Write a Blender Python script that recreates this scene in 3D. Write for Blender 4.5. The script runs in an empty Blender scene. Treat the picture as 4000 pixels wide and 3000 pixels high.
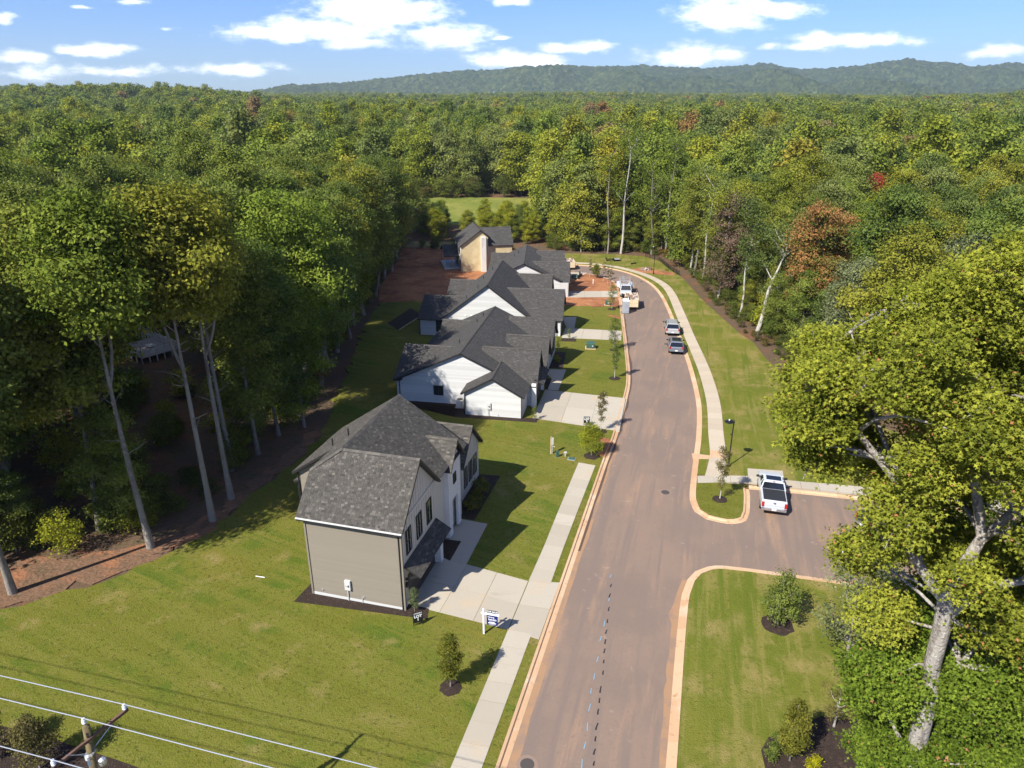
import bpy, math, random
import numpy as np
from mathutils import Vector, Matrix
from mathutils.geometry import tessellate_polygon

R = math.radians
SC = bpy.context.scene
COL = SC.collection
random.seed(7)
RNG = np.random.default_rng(7)

# ---------------------------------------------------------------- camera
CAM_H = 31.0
cam_d = bpy.data.cameras.new('camera'); cam = bpy.data.objects.new('camera', cam_d); COL.objects.link(cam)
cam.location = (0, 0, CAM_H); cam.rotation_euler = (R(90 - 22.275), 0, 0)
cam_d.sensor_width = 36.0; cam_d.lens = 36.0 * 2778 / 4000
cam_d.clip_start = 0.5; cam_d.clip_end = 30000
SC.camera = cam

# ---------------------------------------------------------------- sky, sun, exposure
SUN_AZ, SUN_EL = 224.0, 44.0          # degrees clockwise from +Y, and above the horizon
EXPOSURE = 0.86
SKY_STRENGTH = 0.075
SKY_TINT = (.54, .74, 1.20)
world = bpy.data.worlds.new('World'); SC.world = world; world.use_nodes = True
def N(nt, t, **kw):
    n = nt.nodes.new(t)
    for k, v in kw.items(): setattr(n, k, v)
    return n
def math_(nt, op, a, b=None, c=None, clamp=False):
    n = N(nt, 'ShaderNodeMath', operation=op, use_clamp=clamp)
    for i, v in enumerate((a, b, c)):
        if v is None: continue
        if isinstance(v, (int, float)): n.inputs[i].default_value = v
        else: nt.links.new(v, n.inputs[i])
    return n.outputs[0]
def maprange(nt, v, a, b, c, d, smooth=True):
    n = N(nt, 'ShaderNodeMapRange'); n.interpolation_type = 'SMOOTHSTEP' if smooth else 'LINEAR'
    nt.links.new(v, n.inputs[0])
    for i, x in enumerate((a, b, c, d)): n.inputs[1 + i].default_value = x
    return n.outputs[0]
def mixc(nt, f, a, b, mode='MIX'):
    n = N(nt, 'ShaderNodeMix', data_type='RGBA', blend_type=mode)
    for s, v in ((n.inputs[0], f), (n.inputs[6], a), (n.inputs[7], b)):
        if isinstance(v, (int, float)): s.default_value = v
        elif isinstance(v, tuple): s.default_value = v if len(v) == 4 else (*v, 1)
        else: nt.links.new(v, s)
    return n.outputs[2]

def build_world():
    nt = world.node_tree; nt.nodes.clear()
    out = N(nt, 'ShaderNodeOutputWorld'); bg = N(nt, 'ShaderNodeBackground')
    sky = N(nt, 'ShaderNodeTexSky', sky_type='NISHITA'); sky.sun_disc = False
    sky.sun_elevation = R(SUN_EL); sky.sun_rotation = R(SUN_AZ)
    sky.altitude = 300; sky.air_density = 1.0; sky.dust_density = 0.15; sky.ozone_density = 3.0
    tc = N(nt, 'ShaderNodeTexCoord'); sep = N(nt, 'ShaderNodeSeparateXYZ'); nt.links.new(tc.outputs['Generated'], sep.inputs[0])
    x, y, z = sep.outputs
    ys = math_(nt, 'MAXIMUM', y, 0.05)
    gx, gzz = math_(nt, 'DIVIDE', x, ys), math_(nt, 'DIVIDE', z, ys)
    comb = N(nt, 'ShaderNodeCombineXYZ'); nt.links.new(gx, comb.inputs[0]); nt.links.new(gzz, comb.inputs[1])
    # warp the lookup so that cloud edges billow
    def noise(scale, vec, detail=5, rough=.55, sx=1, sy=1):
        mp = N(nt, 'ShaderNodeMapping'); mp.inputs['Scale'].default_value = (scale * sx, scale * sy, scale)
        nt.links.new(vec, mp.inputs[0])
        n = N(nt, 'ShaderNodeTexNoise'); n.inputs['Scale'].default_value = 1; n.inputs['Detail'].default_value = detail; n.inputs['Roughness'].default_value = rough
        nt.links.new(mp.outputs[0], n.inputs[0]); return n
    wn = noise(22, comb.outputs[0], 1, .5, 1, 2.0)
    sub = N(nt, 'ShaderNodeVectorMath', operation='SUBTRACT'); nt.links.new(wn.outputs['Color'], sub.inputs[0]); sub.inputs[1].default_value = (.5, .5, .5)
    mul = N(nt, 'ShaderNodeVectorMath', operation='MULTIPLY'); nt.links.new(sub.outputs[0], mul.inputs[0]); mul.inputs[1].default_value = (.045, .011, 0)
    add = N(nt, 'ShaderNodeVectorMath', operation='ADD'); nt.links.new(comb.outputs[0], add.inputs[0]); nt.links.new(mul.outputs[0], add.inputs[1])
    # cumulus banks ahead: centre (tan azimuth, tan elevation), half width, half height, density
    banks = CLOUDS
    dmin = None
    for (cx, cz, rx, rz, dens) in banks:
        s1 = N(nt, 'ShaderNodeVectorMath', operation='SUBTRACT'); nt.links.new(add.outputs[0], s1.inputs[0]); s1.inputs[1].default_value = (cx, cz, 0)
        s2 = N(nt, 'ShaderNodeVectorMath', operation='MULTIPLY'); nt.links.new(s1.outputs[0], s2.inputs[0]); s2.inputs[1].default_value = (1 / rx, 1 / rz, 0)
        d = N(nt, 'ShaderNodeVectorMath', operation='LENGTH'); nt.links.new(s2.outputs[0], d.inputs[0])
        v = math_(nt, 'SUBTRACT', dens, math_(nt, 'MULTIPLY', d.outputs['Value'], dens if dens > .9 else 1.0 * dens))
        dmin = v if dmin is None else math_(nt, 'MAXIMUM', dmin, v)
    fine = noise(30, comb.outputs[0], 5, .66, 1, 2.4)
    f = math_(nt, 'ADD', dmin, math_(nt, 'MULTIPLY', math_(nt, 'SUBTRACT', fine.outputs[0], .5), 1.7))
    mask1 = maprange(nt, f, -.12, .62, 0, 1)
    ccol = mixc(nt, maprange(nt, f, .1, .8, 0, 1), (10.6, 11.4, 12.2), (14.0, 14.0, 14.0))   # sunlit cumulus, about as bright as white things on the ground
    base = mixc(nt, 1.0, sky.outputs[0], SKY_TINT, 'MULTIPLY')
    fin = mixc(nt, math_(nt, 'MULTIPLY', mask1, .96), base, ccol)
    # scattered fair-weather cumulus over the rest of the sky
    zp = math_(nt, 'ADD', math_(nt, 'MAXIMUM', z, 0.0), .12)
    c2 = N(nt, 'ShaderNodeCombineXYZ'); nt.links.new(math_(nt, 'DIVIDE', x, zp), c2.inputs[0]); nt.links.new(math_(nt, 'DIVIDE', y, zp), c2.inputs[1])
    n2 = noise(1.3, c2.outputs[0], 2, .55)
    m2 = math_(nt, 'MULTIPLY', maprange(nt, n2.outputs[0], .56, .68, 0, .9), maprange(nt, z, .15, .22, 0, 1))
    fin2 = mixc(nt, m2, base, (13.5, 13.6, 13.9))
    bg2 = N(nt, 'ShaderNodeBackground'); mxs = N(nt, 'ShaderNodeMixShader')
    for b_, c_ in ((bg, fin), (bg2, fin2)): nt.links.new(c_, b_.inputs[0]); b_.inputs[1].default_value = SKY_STRENGTH
    low = math_(nt, 'MULTIPLY', math_(nt, 'LESS_THAN', gzz, .15), math_(nt, 'MULTIPLY', math_(nt, 'GREATER_THAN', z, -.01), math_(nt, 'MULTIPLY', math_(nt, 'GREATER_THAN', y, .2), math_(nt, 'LESS_THAN', math_(nt, 'ABSOLUTE', gx), 1.1))))
    nt.links.new(low, mxs.inputs[0]); nt.links.new(bg2.outputs[0], mxs.inputs[1]); nt.links.new(bg.outputs[0], mxs.inputs[2])
    nt.links.new(mxs.outputs[0], out.inputs[0])
# cumulus banks: tan(azimuth), tan(elevation), half width, half height, density
CLOUDS = [(-0.168, 0.0955, 0.0996, 0.0226, 1.00), (-0.237, 0.0747, 0.1262, 0.0159, 1.00), (-0.203, 0.0589, 0.0598, 0.0086, 0.80), (-0.296, 0.0705, 0.0864, 0.0133, 0.90), (-0.148, 0.0913, 0.0731, 0.0199, 1.00), (-0.080, 0.0663, 0.0664, 0.0179, 1.00),
          (-0.018, 0.0652, 0.0159, 0.0053, 0.70), (0.079, 0.0536, 0.0585, 0.0080, 1.00), (0.002, 0.0385, 0.0764, 0.0126, 1.00), (0.038, 0.0331, 0.0465, 0.0080, 0.80), (0.263, 0.0913, 0.0664, 0.0239, 1.00), (0.321, 0.0965, 0.0664, 0.0133, 1.00),
          (0.247, 0.0784, 0.0399, 0.0066, 0.70), (0.230, 0.0450, 0.0744, 0.0159, 1.00), (0.425, 0.0626, 0.0930, 0.0106, 1.00), (0.367, 0.0546, 0.0465, 0.0060, 0.80), (0.622, 0.0482, 0.0505, 0.0093, 0.80), (-0.534, 0.0504, 0.0611, 0.0086, 0.95),
          (-0.625, 0.0412, 0.0505, 0.0100, 0.95), (-0.355, 0.0277, 0.0664, 0.0100, 0.95), (-0.504, 0.0266, 0.0864, 0.0080, 0.60), (-0.606, 0.0233, 0.0598, 0.0093, 0.60), (-0.003, 0.1052, 0.0319, 0.0066, 0.90), (-0.638, 0.0862, 0.0186, 0.0066, 0.80),
          (-0.476, 0.1057, 0.0239, 0.0040, 0.50), (-0.536, 0.0975, 0.0093, 0.0027, 0.60), (-0.430, 0.0757, 0.0093, 0.0027, 0.40), (0.691, 0.0757, 0.0399, 0.0106, 1.00), (-0.720, 0.0599, 0.0598, 0.0106, 1.00)]
build_world()

sun_d = bpy.data.lights.new('sun', 'SUN'); sun = bpy.data.objects.new('sun', sun_d); COL.objects.link(sun)
sun_d.energy = 4.8; sun_d.angle = R(0.53); sun_d.color = (1.0, .95, .86)
sv = Vector((math.sin(R(SUN_AZ)) * math.cos(R(SUN_EL)), math.cos(R(SUN_AZ)) * math.cos(R(SUN_EL)), math.sin(R(SUN_EL))))
sun.rotation_euler = sv.to_track_quat('Z', 'Y').to_euler(); sun.location = sv * 100
vs = SC.view_settings; vs.view_transform = 'Standard'; vs.look = 'None'; vs.gamma = 1; vs.exposure = EXPOSURE; vs.use_curve_mapping = False
try:
    SC.cycles.max_bounces = 4; SC.cycles.diffuse_bounces = 3; SC.cycles.glossy_bounces = 2; SC.cycles.transmission_bounces = 2; SC.cycles.caustics_reflective = False; SC.cycles.caustics_refractive = False
    world.cycles.sampling_method = 'MANUAL'; world.cycles.sample_map_resolution = 256
    SC.cycles.volume_bounces = 0; SC.cycles.transparent_max_bounces = 4; SC.cycles.use_adaptive_sampling = True; SC.cycles.adaptive_threshold = .02
    SC.cycles.use_denoising = True
except Exception: pass

# ---------------------------------------------------------------- terrain: the street falls gently away from the viewer
def gz(y): return -0.0287 * (min(max(y, -60), 170) - 25)
def P(x, y, h=0.0): return (x, y, gz(y) + h)

# ---------------------------------------------------------------- helpers
def tag(o, label=None, cat=None, group=None, kind=None):
    if label: o['label'] = label
    if cat: o['category'] = cat
    if group: o['group'] = group
    if kind: o['kind'] = kind
    return o
def empty(name, loc=(0, 0, 0), rz=0.0, label=None, cat=None, group=None, kind=None):
    o = bpy.data.objects.new(name, None); COL.objects.link(o); o.location = loc; o.rotation_euler = (0, 0, rz)
    o.empty_display_size = .3
    return tag(o, label, cat, group, kind)
class MB:
    """collects polygons; build() links them as ONE mesh object"""
    def __init__(s): s.v = []; s.f = []; s.a = []
    def face(s, pts, a=0.5):
        n = len(s.v); s.v.extend([tuple(p) for p in pts]); s.f.append(tuple(range(n, n + len(pts)))); s.a.append(a)
    def hexa(s, b, t, a=0.5):          # bottom ring, top ring (same length)
        n = len(s.v); k = len(b); s.v.extend([tuple(p) for p in b]); s.v.extend([tuple(p) for p in t])
        s.f.append(tuple(n + i for i in reversed(range(k)))); s.f.append(tuple(n + k + i for i in range(k)))
        for i in range(k): s.f.append((n + i, n + (i + 1) % k, n + k + (i + 1) % k, n + k + i))
        s.a.extend([a] * (k + 2)); return s
    def box(s, c, d, rz=0.0, a=0.5):
        cx, cy, cz = c; x, y, z = d[0] / 2, d[1] / 2, d[2] / 2; co, si = math.cos(rz), math.sin(rz)
        q = [(-x, -y), (x, -y), (x, y), (-x, y)]; q = [(cx + u * co - v * si, cy + u * si + v * co) for u, v in q]
        s.hexa([(u, v, cz - z) for u, v in q], [(u, v, cz + z) for u, v in q], a); return s
    def bar(s, p, q, w, h, a=0.5):     # rectangular beam between two points
        p, q = Vector(p), Vector(q); d = (q - p).normalized(); up = Vector((0, 0, 1)) if abs(d.z) < .95 else Vector((1, 0, 0))
        e = d.cross(up).normalized(); n = e.cross(d)
        r = lambda o: [o - e * w / 2 - n * h / 2, o + e * w / 2 - n * h / 2, o + e * w / 2 + n * h / 2, o - e * w / 2 + n * h / 2]
        s.hexa(r(p), r(q), a); return s
    def tube(s, pts, rad, n=8, cap=True, a=0.5):
        pts = [Vector(p) for p in pts]; rad = rad if isinstance(rad, (list, tuple)) else [rad] * len(pts)
        base = len(s.v); e = None
        for i, p in enumerate(pts):
            d = (pts[min(i + 1, len(pts) - 1)] - pts[max(i - 1, 0)]).normalized()
            if e is None: e = d.cross(Vector((0, 0, 1)) if abs(d.z) < .9 else Vector((1, 0, 0))).normalized()
            e = (e - d * e.dot(d)).normalized(); w = d.cross(e)
            for k in range(n):
                t = 2 * math.pi * k / n; s.v.append(tuple(p + (e * math.cos(t) + w * math.sin(t)) * rad[i]))
        for i in range(len(pts) - 1):
            for k in range(n):
                s.f.append((base + i * n + k, base + i * n + (k + 1) % n, base + (i + 1) * n + (k + 1) % n, base + (i + 1) * n + k)); s.a.append(a)
        if cap:
            s.f.append(tuple(base + k for k in reversed(range(n)))); s.f.append(tuple(base + (len(pts) - 1) * n + k for k in range(n))); s.a += [a, a]
        return s
    def lathe(s, c, prof, n=12, a=0.5):  # profile of (radius, z)
        base = len(s.v)
        for r, z in prof:
            for k in range(n):
                t = 2 * math.pi * k / n; s.v.append((c[0] + r * math.cos(t), c[1] + r * math.sin(t), c[2] + z))
        for i in range(len(prof) - 1):
            for k in range(n):
                s.f.append((base + i * n + k, base + i * n + (k + 1) % n, base + (i + 1) * n + (k + 1) % n, base + (i + 1) * n + k)); s.a.append(a)
        s.f.append(tuple(base + k for k in reversed(range(n)))); s.f.append(tuple(base + (len(prof) - 1) * n + k for k in range(n))); s.a += [a, a]
        return s
    def prism(s, poly, h0, h1, zf=None, a=0.5):   # polygon slab following the street's slope
        zf = zf or gz; n = len(s.v); k = len(poly)
        tri = tessellate_polygon([[Vector((x, y, 0)) for x, y in poly]])
        s.v.extend([(x, y, zf(y) + h1) for x, y in poly]); s.v.extend([(x, y, zf(y) + h0) for x, y in poly])
        for t in tri:
            p = [Vector((*poly[i], 0)) for i in t]
            t = t if (p[1] - p[0]).cross(p[2] - p[0]).z > 0 else t[::-1]
            s.f.append(tuple(n + i for i in t)); s.a.append(a)
        ar = sum(poly[i][0] * poly[(i + 1) % k][1] - poly[(i + 1) % k][0] * poly[i][1] for i in range(k))
        for i in range(k):
            j = (i + 1) % k; q = (n + i, n + k + i, n + k + j, n + j)
            s.f.append(q if ar > 0 else q[::-1]); s.a.append(a)
        return s
    def mesh(s, name, mat=None, smooth=False, attr=True):
        me = bpy.data.meshes.new(name); me.from_pydata(s.v, [], s.f)
        if smooth: me.polygons.foreach_set('use_smooth', [True] * len(s.f))
        if attr:
            at = me.attributes.new('v', 'FLOAT', 'FACE'); at.data.foreach_set('value', s.a)
        if mat: me.materials.append(mat)
        me.update(); return me
    def build(s, name, mat, parent=None, loc=None, rz=None, smooth=False, bevel=0.0):
        o = bpy.data.objects.new(name, s.mesh(name, mat, smooth)); COL.objects.link(o)
        if parent: o.parent = parent
        if loc: o.location = loc
        if rz: o.rotation_euler = (0, 0, rz)
        if bevel:
            m = o.modifiers.new('bevel', 'BEVEL'); m.width = bevel; m.segments = 2; m.limit_method = 'ANGLE'
        return o
def copy_tree(o, parent=None):
    c = o.copy(); COL.objects.link(c); c.parent = parent
    for ch in o.children: copy_tree(ch, c)
    return c
def mesh_np(name, verts, faces_flat, n_per, mats, attr=None, smooth=False, mat_idx=None):
    """fast mesh from numpy: all faces have n_per corners"""
    me = bpy.data.meshes.new(name); nv = len(verts); nf = len(faces_flat) // n_per
    me.vertices.add(nv); me.vertices.foreach_set('co', np.asarray(verts, np.float32).ravel())
    me.loops.add(nf * n_per); me.loops.foreach_set('vertex_index', np.asarray(faces_flat, np.int32))
    me.polygons.add(nf); me.polygons.foreach_set('loop_start', np.arange(0, nf * n_per, n_per, dtype=np.int32))
    try: me.polygons.foreach_set('loop_total', np.full(nf, n_per, np.int32))
    except Exception: pass
    for m in mats: me.materials.append(m)
    if mat_idx is not None: me.polygons.foreach_set('material_index', np.asarray(mat_idx, np.int32))
    if smooth: me.polygons.foreach_set('use_smooth', np.ones(nf, bool))
    if attr is not None:
        at = me.attributes.new('v', 'FLOAT', 'FACE'); at.data.foreach_set('value', np.asarray(attr, np.float32))
    me.update(calc_edges=True); me.validate(); return me

# ---------------------------------------------------------------- materials
MATS = {}
def mat(name, col, rough=.8, spec=.3, metal=0.0, var=None, var2=None, bump=None, attr=None, coat=0.0):
    """Principled material. var/var2=(scale, colour, lo, hi[, stretch xyz]) blends a second colour in by noise;
    bump=(scale, distance); attr=(colour a, colour b) blends by the per-piece value"""
    m = bpy.data.materials.new(name); m.use_nodes = True; nt = m.node_tree; b = nt.nodes['Principled BSDF']
    b.inputs['Roughness'].default_value = rough; b.inputs['Specular IOR Level'].default_value = spec; b.inputs['Metallic'].default_value = metal
    if coat: b.inputs['Coat Weight'].default_value = coat; b.inputs['Coat Roughness'].default_value = .08
    c = (*col, 1); cur = c
    tc = None
    def coord(scale, st=(1, 1, 1), rot=0.0):
        geo = N(nt, 'ShaderNodeNewGeometry'); src = geo.outputs['Position']
        if rot:
            m0 = N(nt, 'ShaderNodeMapping'); m0.inputs['Rotation'].default_value = (0, 0, R(rot)); nt.links.new(src, m0.inputs[0]); src = m0.outputs[0]
        mp = N(nt, 'ShaderNodeMapping'); mp.inputs['Scale'].default_value = tuple(scale * t for t in st)
        nt.links.new(src, mp.inputs[0]); return mp.outputs[0]
    if attr:
        a = N(nt, 'ShaderNodeAttribute', attribute_name='v'); cur = mixc(nt, a.outputs['Fac'], attr[0], attr[1])
    for v in (var, var2):
        if not v: continue
        vs_ = v if isinstance(v, list) else [v]
        for q in vs_:
            n = N(nt, 'ShaderNodeTexNoise'); n.inputs['Scale'].default_value = 1; n.inputs['Detail'].default_value = 6; n.inputs['Roughness'].default_value = .6
            nt.links.new(coord(q[0], q[4] if len(q) > 4 else (1, 1, 1), q[5] if len(q) > 5 else 0), n.inputs[0])
            cur = mixc(nt, maprange(nt, n.outputs[0], q[2], q[3], 0, 1), cur, q[1])
    if isinstance(cur, tuple): b.inputs['Base Color'].default_value = cur
    else: nt.links.new(cur, b.inputs['Base Color'])
    if bump:
        n = N(nt, 'ShaderNodeTexNoise'); n.inputs['Scale'].default_value = 1; n.inputs['Detail'].default_value = 5
        nt.links.new(coord(bump[0]), n.inputs[0]); bp = N(nt, 'ShaderNodeBump'); bp.inputs['Distance'].default_value = bump[1]; bp.inputs['Strength'].default_value = 1
        nt.links.new(n.outputs[0], bp.inputs['Height']); nt.links.new(bp.outputs[0], b.inputs['Normal'])
    MATS[name] = m; return m

def leaf_mat(name, stops, alt=None, trans=.32, dark=.55):
    """leaves: the tree's own colour from a ramp by tree, varied leaf by leaf; light passes through"""
    m = bpy.data.materials.new(name); m.use_nodes = True; nt = m.node_tree; nt.nodes.clear()
    out = N(nt, 'ShaderNodeOutputMaterial'); oi = N(nt, 'ShaderNodeObjectInfo')
    rp = N(nt, 'ShaderNodeValToRGB'); el = rp.color_ramp.elements
    while len(el) > 1: el.remove(el[-1])
    el[0].position = stops[0][0]; el[0].color = (*stops[0][1], 1)
    for p, c in stops[1:]: e = el.new(p); e.color = (*c, 1)
    nt.links.new(oi.outputs['Random'], rp.inputs[0])
    a = N(nt, 'ShaderNodeAttribute', attribute_name='v')
    ln = N(nt, 'ShaderNodeTexNoise'); ln.inputs['Scale'].default_value = .011; ln.inputs['Detail'].default_value = 2; nt.links.new(oi.outputs['Location'], ln.inputs[0])
    col = mixc(nt, maprange(nt, ln.outputs[0], .48, .70, 0, .55), rp.outputs[0], (.075, .125, .038)) if name == 'leaf_wood' else rp.outputs[0]
    if alt: col = mixc(nt, maprange(nt, a.outputs['Fac'], alt[1], alt[2], 0, 1), col, alt[0])
    hsv = N(nt, 'ShaderNodeHueSaturation'); nt.links.new(col, hsv.inputs['Color'])
    nt.links.new(maprange(nt, a.outputs['Fac'], 0, 1, dark, 1.45, False), hsv.inputs['Value'])
    nt.links.new(maprange(nt, a.outputs['Fac'], 0, 1, .515, .485, False), hsv.inputs['Hue'])
    d = N(nt, 'ShaderNodeBsdfDiffuse'); t = N(nt, 'ShaderNodeBsdfTranslucent'); mx = N(nt, 'ShaderNodeMixShader'); mx.inputs[0].default_value = trans
    nt.links.new(hsv.outputs[0], d.inputs[0]); nt.links.new(hsv.outputs[0], t.inputs[0])
    nt.links.new(d.outputs[0], mx.inputs[1]); nt.links.new(t.outputs[0], mx.inputs[2])
    nt.links.new(mx.outputs[0], out.inputs[0])
    MATS[name] = m; return m

mat('asphalt', (.228, .162, .122), .9, .25, var=[(.14, (.188, .140, .112), .35, .65), (.5, (.30, .195, .128), .50, .74, (2.0, .25, 1), 15.4), (1.1, (.186, .14, .114), .48, .66, (1.5, .06, 1), 15.4), (4, (.178, .13, .104), .5, .85), (1.6, (.31, .235, .18), .63, .76), (22, (.30, .23, .18), .62, .75)], bump=(14, .008))
mat('concrete', (.405, .36, .285), .85, .25, attr=((.37, .325, .255), (.44, .395, .315)), var=[(.35, (.45, .355, .24), .54, .78), (6, (.355, .315, .25), .55, .8), (1.4, (.35, .31, .25), .58, .75, (1, .25, 1), 100)], bump=(30, .004))
mat('concrete_warm', (.45, .375, .275), .85, .25, attr=((.42, .35, .26), (.48, .405, .305)), var=[(.5, (.50, .38, .25), .54, .78), (6, (.40, .335, .25), .55, .8)], bump=(30, .004))
mat('clay_concrete', (.50, .32, .185), .88, .25, attr=((.46, .29, .165), (.55, .38, .235)), var=[(.5, (.56, .43, .30), .5, .72), (2.5, (.36, .17, .08), .56, .78)], bump=(25, .004))
mat('lawn', (.118, .122, .018), .95, .05, var=[(.05, (.160, .142, .028), .42, .62), (.16, (.072, .112, .013), .46, .64), (.4, (.25, .19, .075), .53, .72), (.55, (.142, .142, .026), .44, .6, (2.2, .10, 1), -62), (1.6, (.122, .138, .018), .5, .7), (2.8, (.20, .17, .06), .60, .74), (4.5, (.06, .072, .010), .5, .72), (14, (.17, .165, .035), .5, .78)], bump=(11, .06))
mat('lawn_dry', (.142, .146, .023), .95, .05, var=[(.09, (.105, .128, .016), .42, .62), (.30, (.25, .195, .07), .44, .66), (.75, (.098, .124, .015), .48, .66, (1.5, .08, 1), 14), (1.1, (.19, .172, .045), .50, .68, (1.6, .10, 1), 14), (4.5, (.095, .102, .017), .5, .72), (14, (.19, .178, .04), .5, .78)], bump=(11, .06))
mat('forest_floor', (.115, .078, .050), .95, .1, var=[(.3, (.17, .080, .045), .45, .65), (1.4, (.075, .068, .028), .5, .7), (5, (.19, .135, .085), .55, .8)], bump=(3, .12))
mat('red_clay', (.36, .155, .07), .95, .1, var=[(.25, (.23, .092, .045), .42, .62), (.6, (.43, .24, .125), .54, .72), (2.2, (.20, .085, .045), .52, .74), (7, (.42, .22, .12), .55, .8)], bump=(2.6, .16))
mat('edge_soil', (.17, .10, .062), .95, .1, var=[(.35, (.27, .125, .065), .48, .66), (1.5, (.11, .075, .045), .48, .68), (5, (.24, .17, .11), .55, .78)], bump=(4, .12))
mat('dry_grass', (.30, .235, .10), .95, .1, var=[(.3, (.17, .17, .05), .45, .65), (1.5, (.38, .24, .12), .55, .75)], bump=(5, .08))
mat('meadow', (.16, .185, .035), .95, .1, var=[(.08, (.22, .22, .05), .42, .62), (.5, (.10, .135, .028), .5, .72)], bump=(2, .3))
mat('mulch', (.040, .027, .021), .95, .2, var=[(4, (.075, .05, .038), .5, .72), (18, (.022, .015, .012), .5, .7)], bump=(16, .06))
mat('hill_wood', (.050, .078, .026), .95, .05, attr=((.016, .030, .012), (.105, .125, .042)), var=[(.010, (.06, .08, .026), .50, .66), (.05, (.022, .040, .016), .46, .62)])
mat('wood_under', (.030, .042, .012), .95, .05, var=[(.02, (.04, .055, .014), .4, .6)])
mat('shingle', (.07, .064, .056), .9, .2, attr=((.040, .037, .033), (.155, .142, .122)))
mat('shingle_far', (.06, .057, .052), .9, .2, attr=((.044, .042, .040), (.105, .098, .09)))
mat('roof_trim', (.022, .021, .022), .55, .35)
mat('gutter_white', (.60, .60, .58), .4, .5)
mat('siding_white', (.54, .54, .525), .55, .3, attr=((.49, .49, .475), (.59, .59, .575)))
mat('siding_grey', (.218, .19, .15), .6, .3, attr=((.212, .184, .145), (.224, .196, .155)))
mat('siding_cream', (.55, .52, .46), .6, .3, attr=((.53, .50, .445), (.57, .54, .48)))
mat('white_brick', (.72, .71, .69), .8, .2, var=(3, (.64, .63, .61), .45, .7), bump=(9, .02))
mat('black_trim', (.018, .018, .02), .45, .4)
mat('charcoal_door', (.045, .038, .034), .5, .4)
mat('glass', (.02, .024, .03), .06, .6)
mat('sheathing', (.50, .40, .225), .8, .2, var=(.8, (.58, .48, .29), .4, .65))
mat('house_wrap', (.62, .60, .57), .7, .3, var=(.8, (.42, .38, .34), .5, .7, (3, 3, .4)))  # darker upright streaks are shadows painted into the wrap's colour
mat('raw_timber', (.52, .40, .26), .85, .2, var=(2, (.40, .29, .18), .45, .65))
mat('galvanised', (.55, .56, .57), .4, .5, .6)
mat('white_plastic', (.78, .78, .77), .45, .4)
mat('grey_plastic', (.32, .34, .37), .5, .4)
mat('pale_grey_metal', (.52, .52, .50), .5, .4)
mat('green_box', (.045, .10, .07), .5, .4)
mat('car_white', (.52, .55, .58), .25, .5, coat=.6)
mat('car_silver', (.22, .24, .27), .3, .5, .45, coat=.6)
mat('car_offwhite', (.40, .40, .40), .28, .5, .2, coat=.6)
mat('car_glass', (.012, .014, .018), .05, .6)
mat('tyre', (.016, .016, .017), .8, .2)
mat('rim', (.35, .35, .36), .35, .5, .7)
mat('tonneau', (.025, .026, .028), .6, .35)
mat('tail_red', (.35, .015, .012), .3, .5)
mat('plate', (.75, .76, .78), .4, .4)
mat('chrome', (.7, .71, .73), .15, .5, .9)
mat('sign_black', (.012, .014, .012), .5, .3)
mat('sign_blue', (.010, .018, .13), .45, .4)
mat('sign_white', (.82, .83, .84), .5, .3)
mat('lamp_black', (.012, .012, .013), .4, .4)
mat('pole_wood', (.19, .15, .075), .9, .15, var=(3, (.12, .09, .05), .45, .65, (1, 1, .15)), bump=(14, .01))
mat('arm_wood', (.15, .09, .062), .85, .2, var=(3, (.10, .06, .045), .45, .65))
mat('porcelain', (.62, .66, .68), .25, .6)
mat('wire', (.55, .56, .58), .35, .5, .6)
mat('iron', (.07, .06, .055), .7, .3)
mat('paint_blue', (.16, .33, .46), .8, .2)
mat('tar', (.025, .025, .027), .6, .3)
mat('patch_asphalt', (.24, .17, .13), .9, .2)
mat('bark', (.25, .225, .19), .95, .1, var=[(1.2, (.15, .13, .11), .45, .62, (1, 1, .3)), (6, (.34, .31, .27), .52, .75, (1, 1, .4))], bump=(9, .06))
mat('bark_dark', (.115, .095, .078), .95, .1, var=(2, (.16, .14, .115), .5, .72, (1, 1, .3)), bump=(8, .05))
mat('bark_pale', (.42, .395, .345), .9, .15, var=[(1.5, (.28, .26, .22), .5, .7, (1, 1, .3)), (5, (.52, .49, .44), .5, .7)], bump=(8, .03))
mat('gum_bark', (.33, .30, .26), .95, .1, var=[(2.5, (.19, .165, .14), .45, .62, (2, 2, .5)), (9, (.47, .45, .41), .50, .70, (2, 2, .6))], bump=(16, .06))
mat('debris', (.30, .21, .14), .9, .2, var=(2, (.55, .50, .45), .5, .65))
mat('fence_white', (.74, .74, .75), .5, .3)
mat('deck_grey', (.36, .33, .31), .8, .2)
GREENS = [(0, (.145, .195, .030)), (.18, (.24, .27, .032)), (.34, (.150, .205, .044)), (.50, (.29, .305, .034)), (.62, (.095, .145, .034)), (.78, (.20, .225, .065)), (.90, (.18, .24, .034)), (.968, (.31, .285, .038)), (.980, (.29, .21, .06)), (.991, (.26, .13, .06)), (1, (.27, .24, .11))]
leaf_mat('leaf_wood', GREENS)
leaf_mat('leaf_near', [(q[0] / .90, tuple(min(c, .24) for c in q[1])) for q in GREENS if q[0] < .91])
leaf_mat('leaf_dark', [(0, (.105, .150, .032)), (.5, (.15, .19, .040)), (1, (.18, .215, .045))])
leaf_mat('leaf_lime', [(0, (.24, .27, .025)), (1, (.29, .295, .028))])
leaf_mat('leaf_grey', [(0, (.17, .20, .095)), (1, (.19, .21, .095))])
leaf_mat('leaf_orange', [(0, (.32, .175, .06)), (1, (.30, .17, .06))], alt=((.17, .185, .04), .58, .44))
leaf_mat('leaf_red', [(0, (.32, .05, .035)), (1, (.30, .06, .035))])
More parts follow.
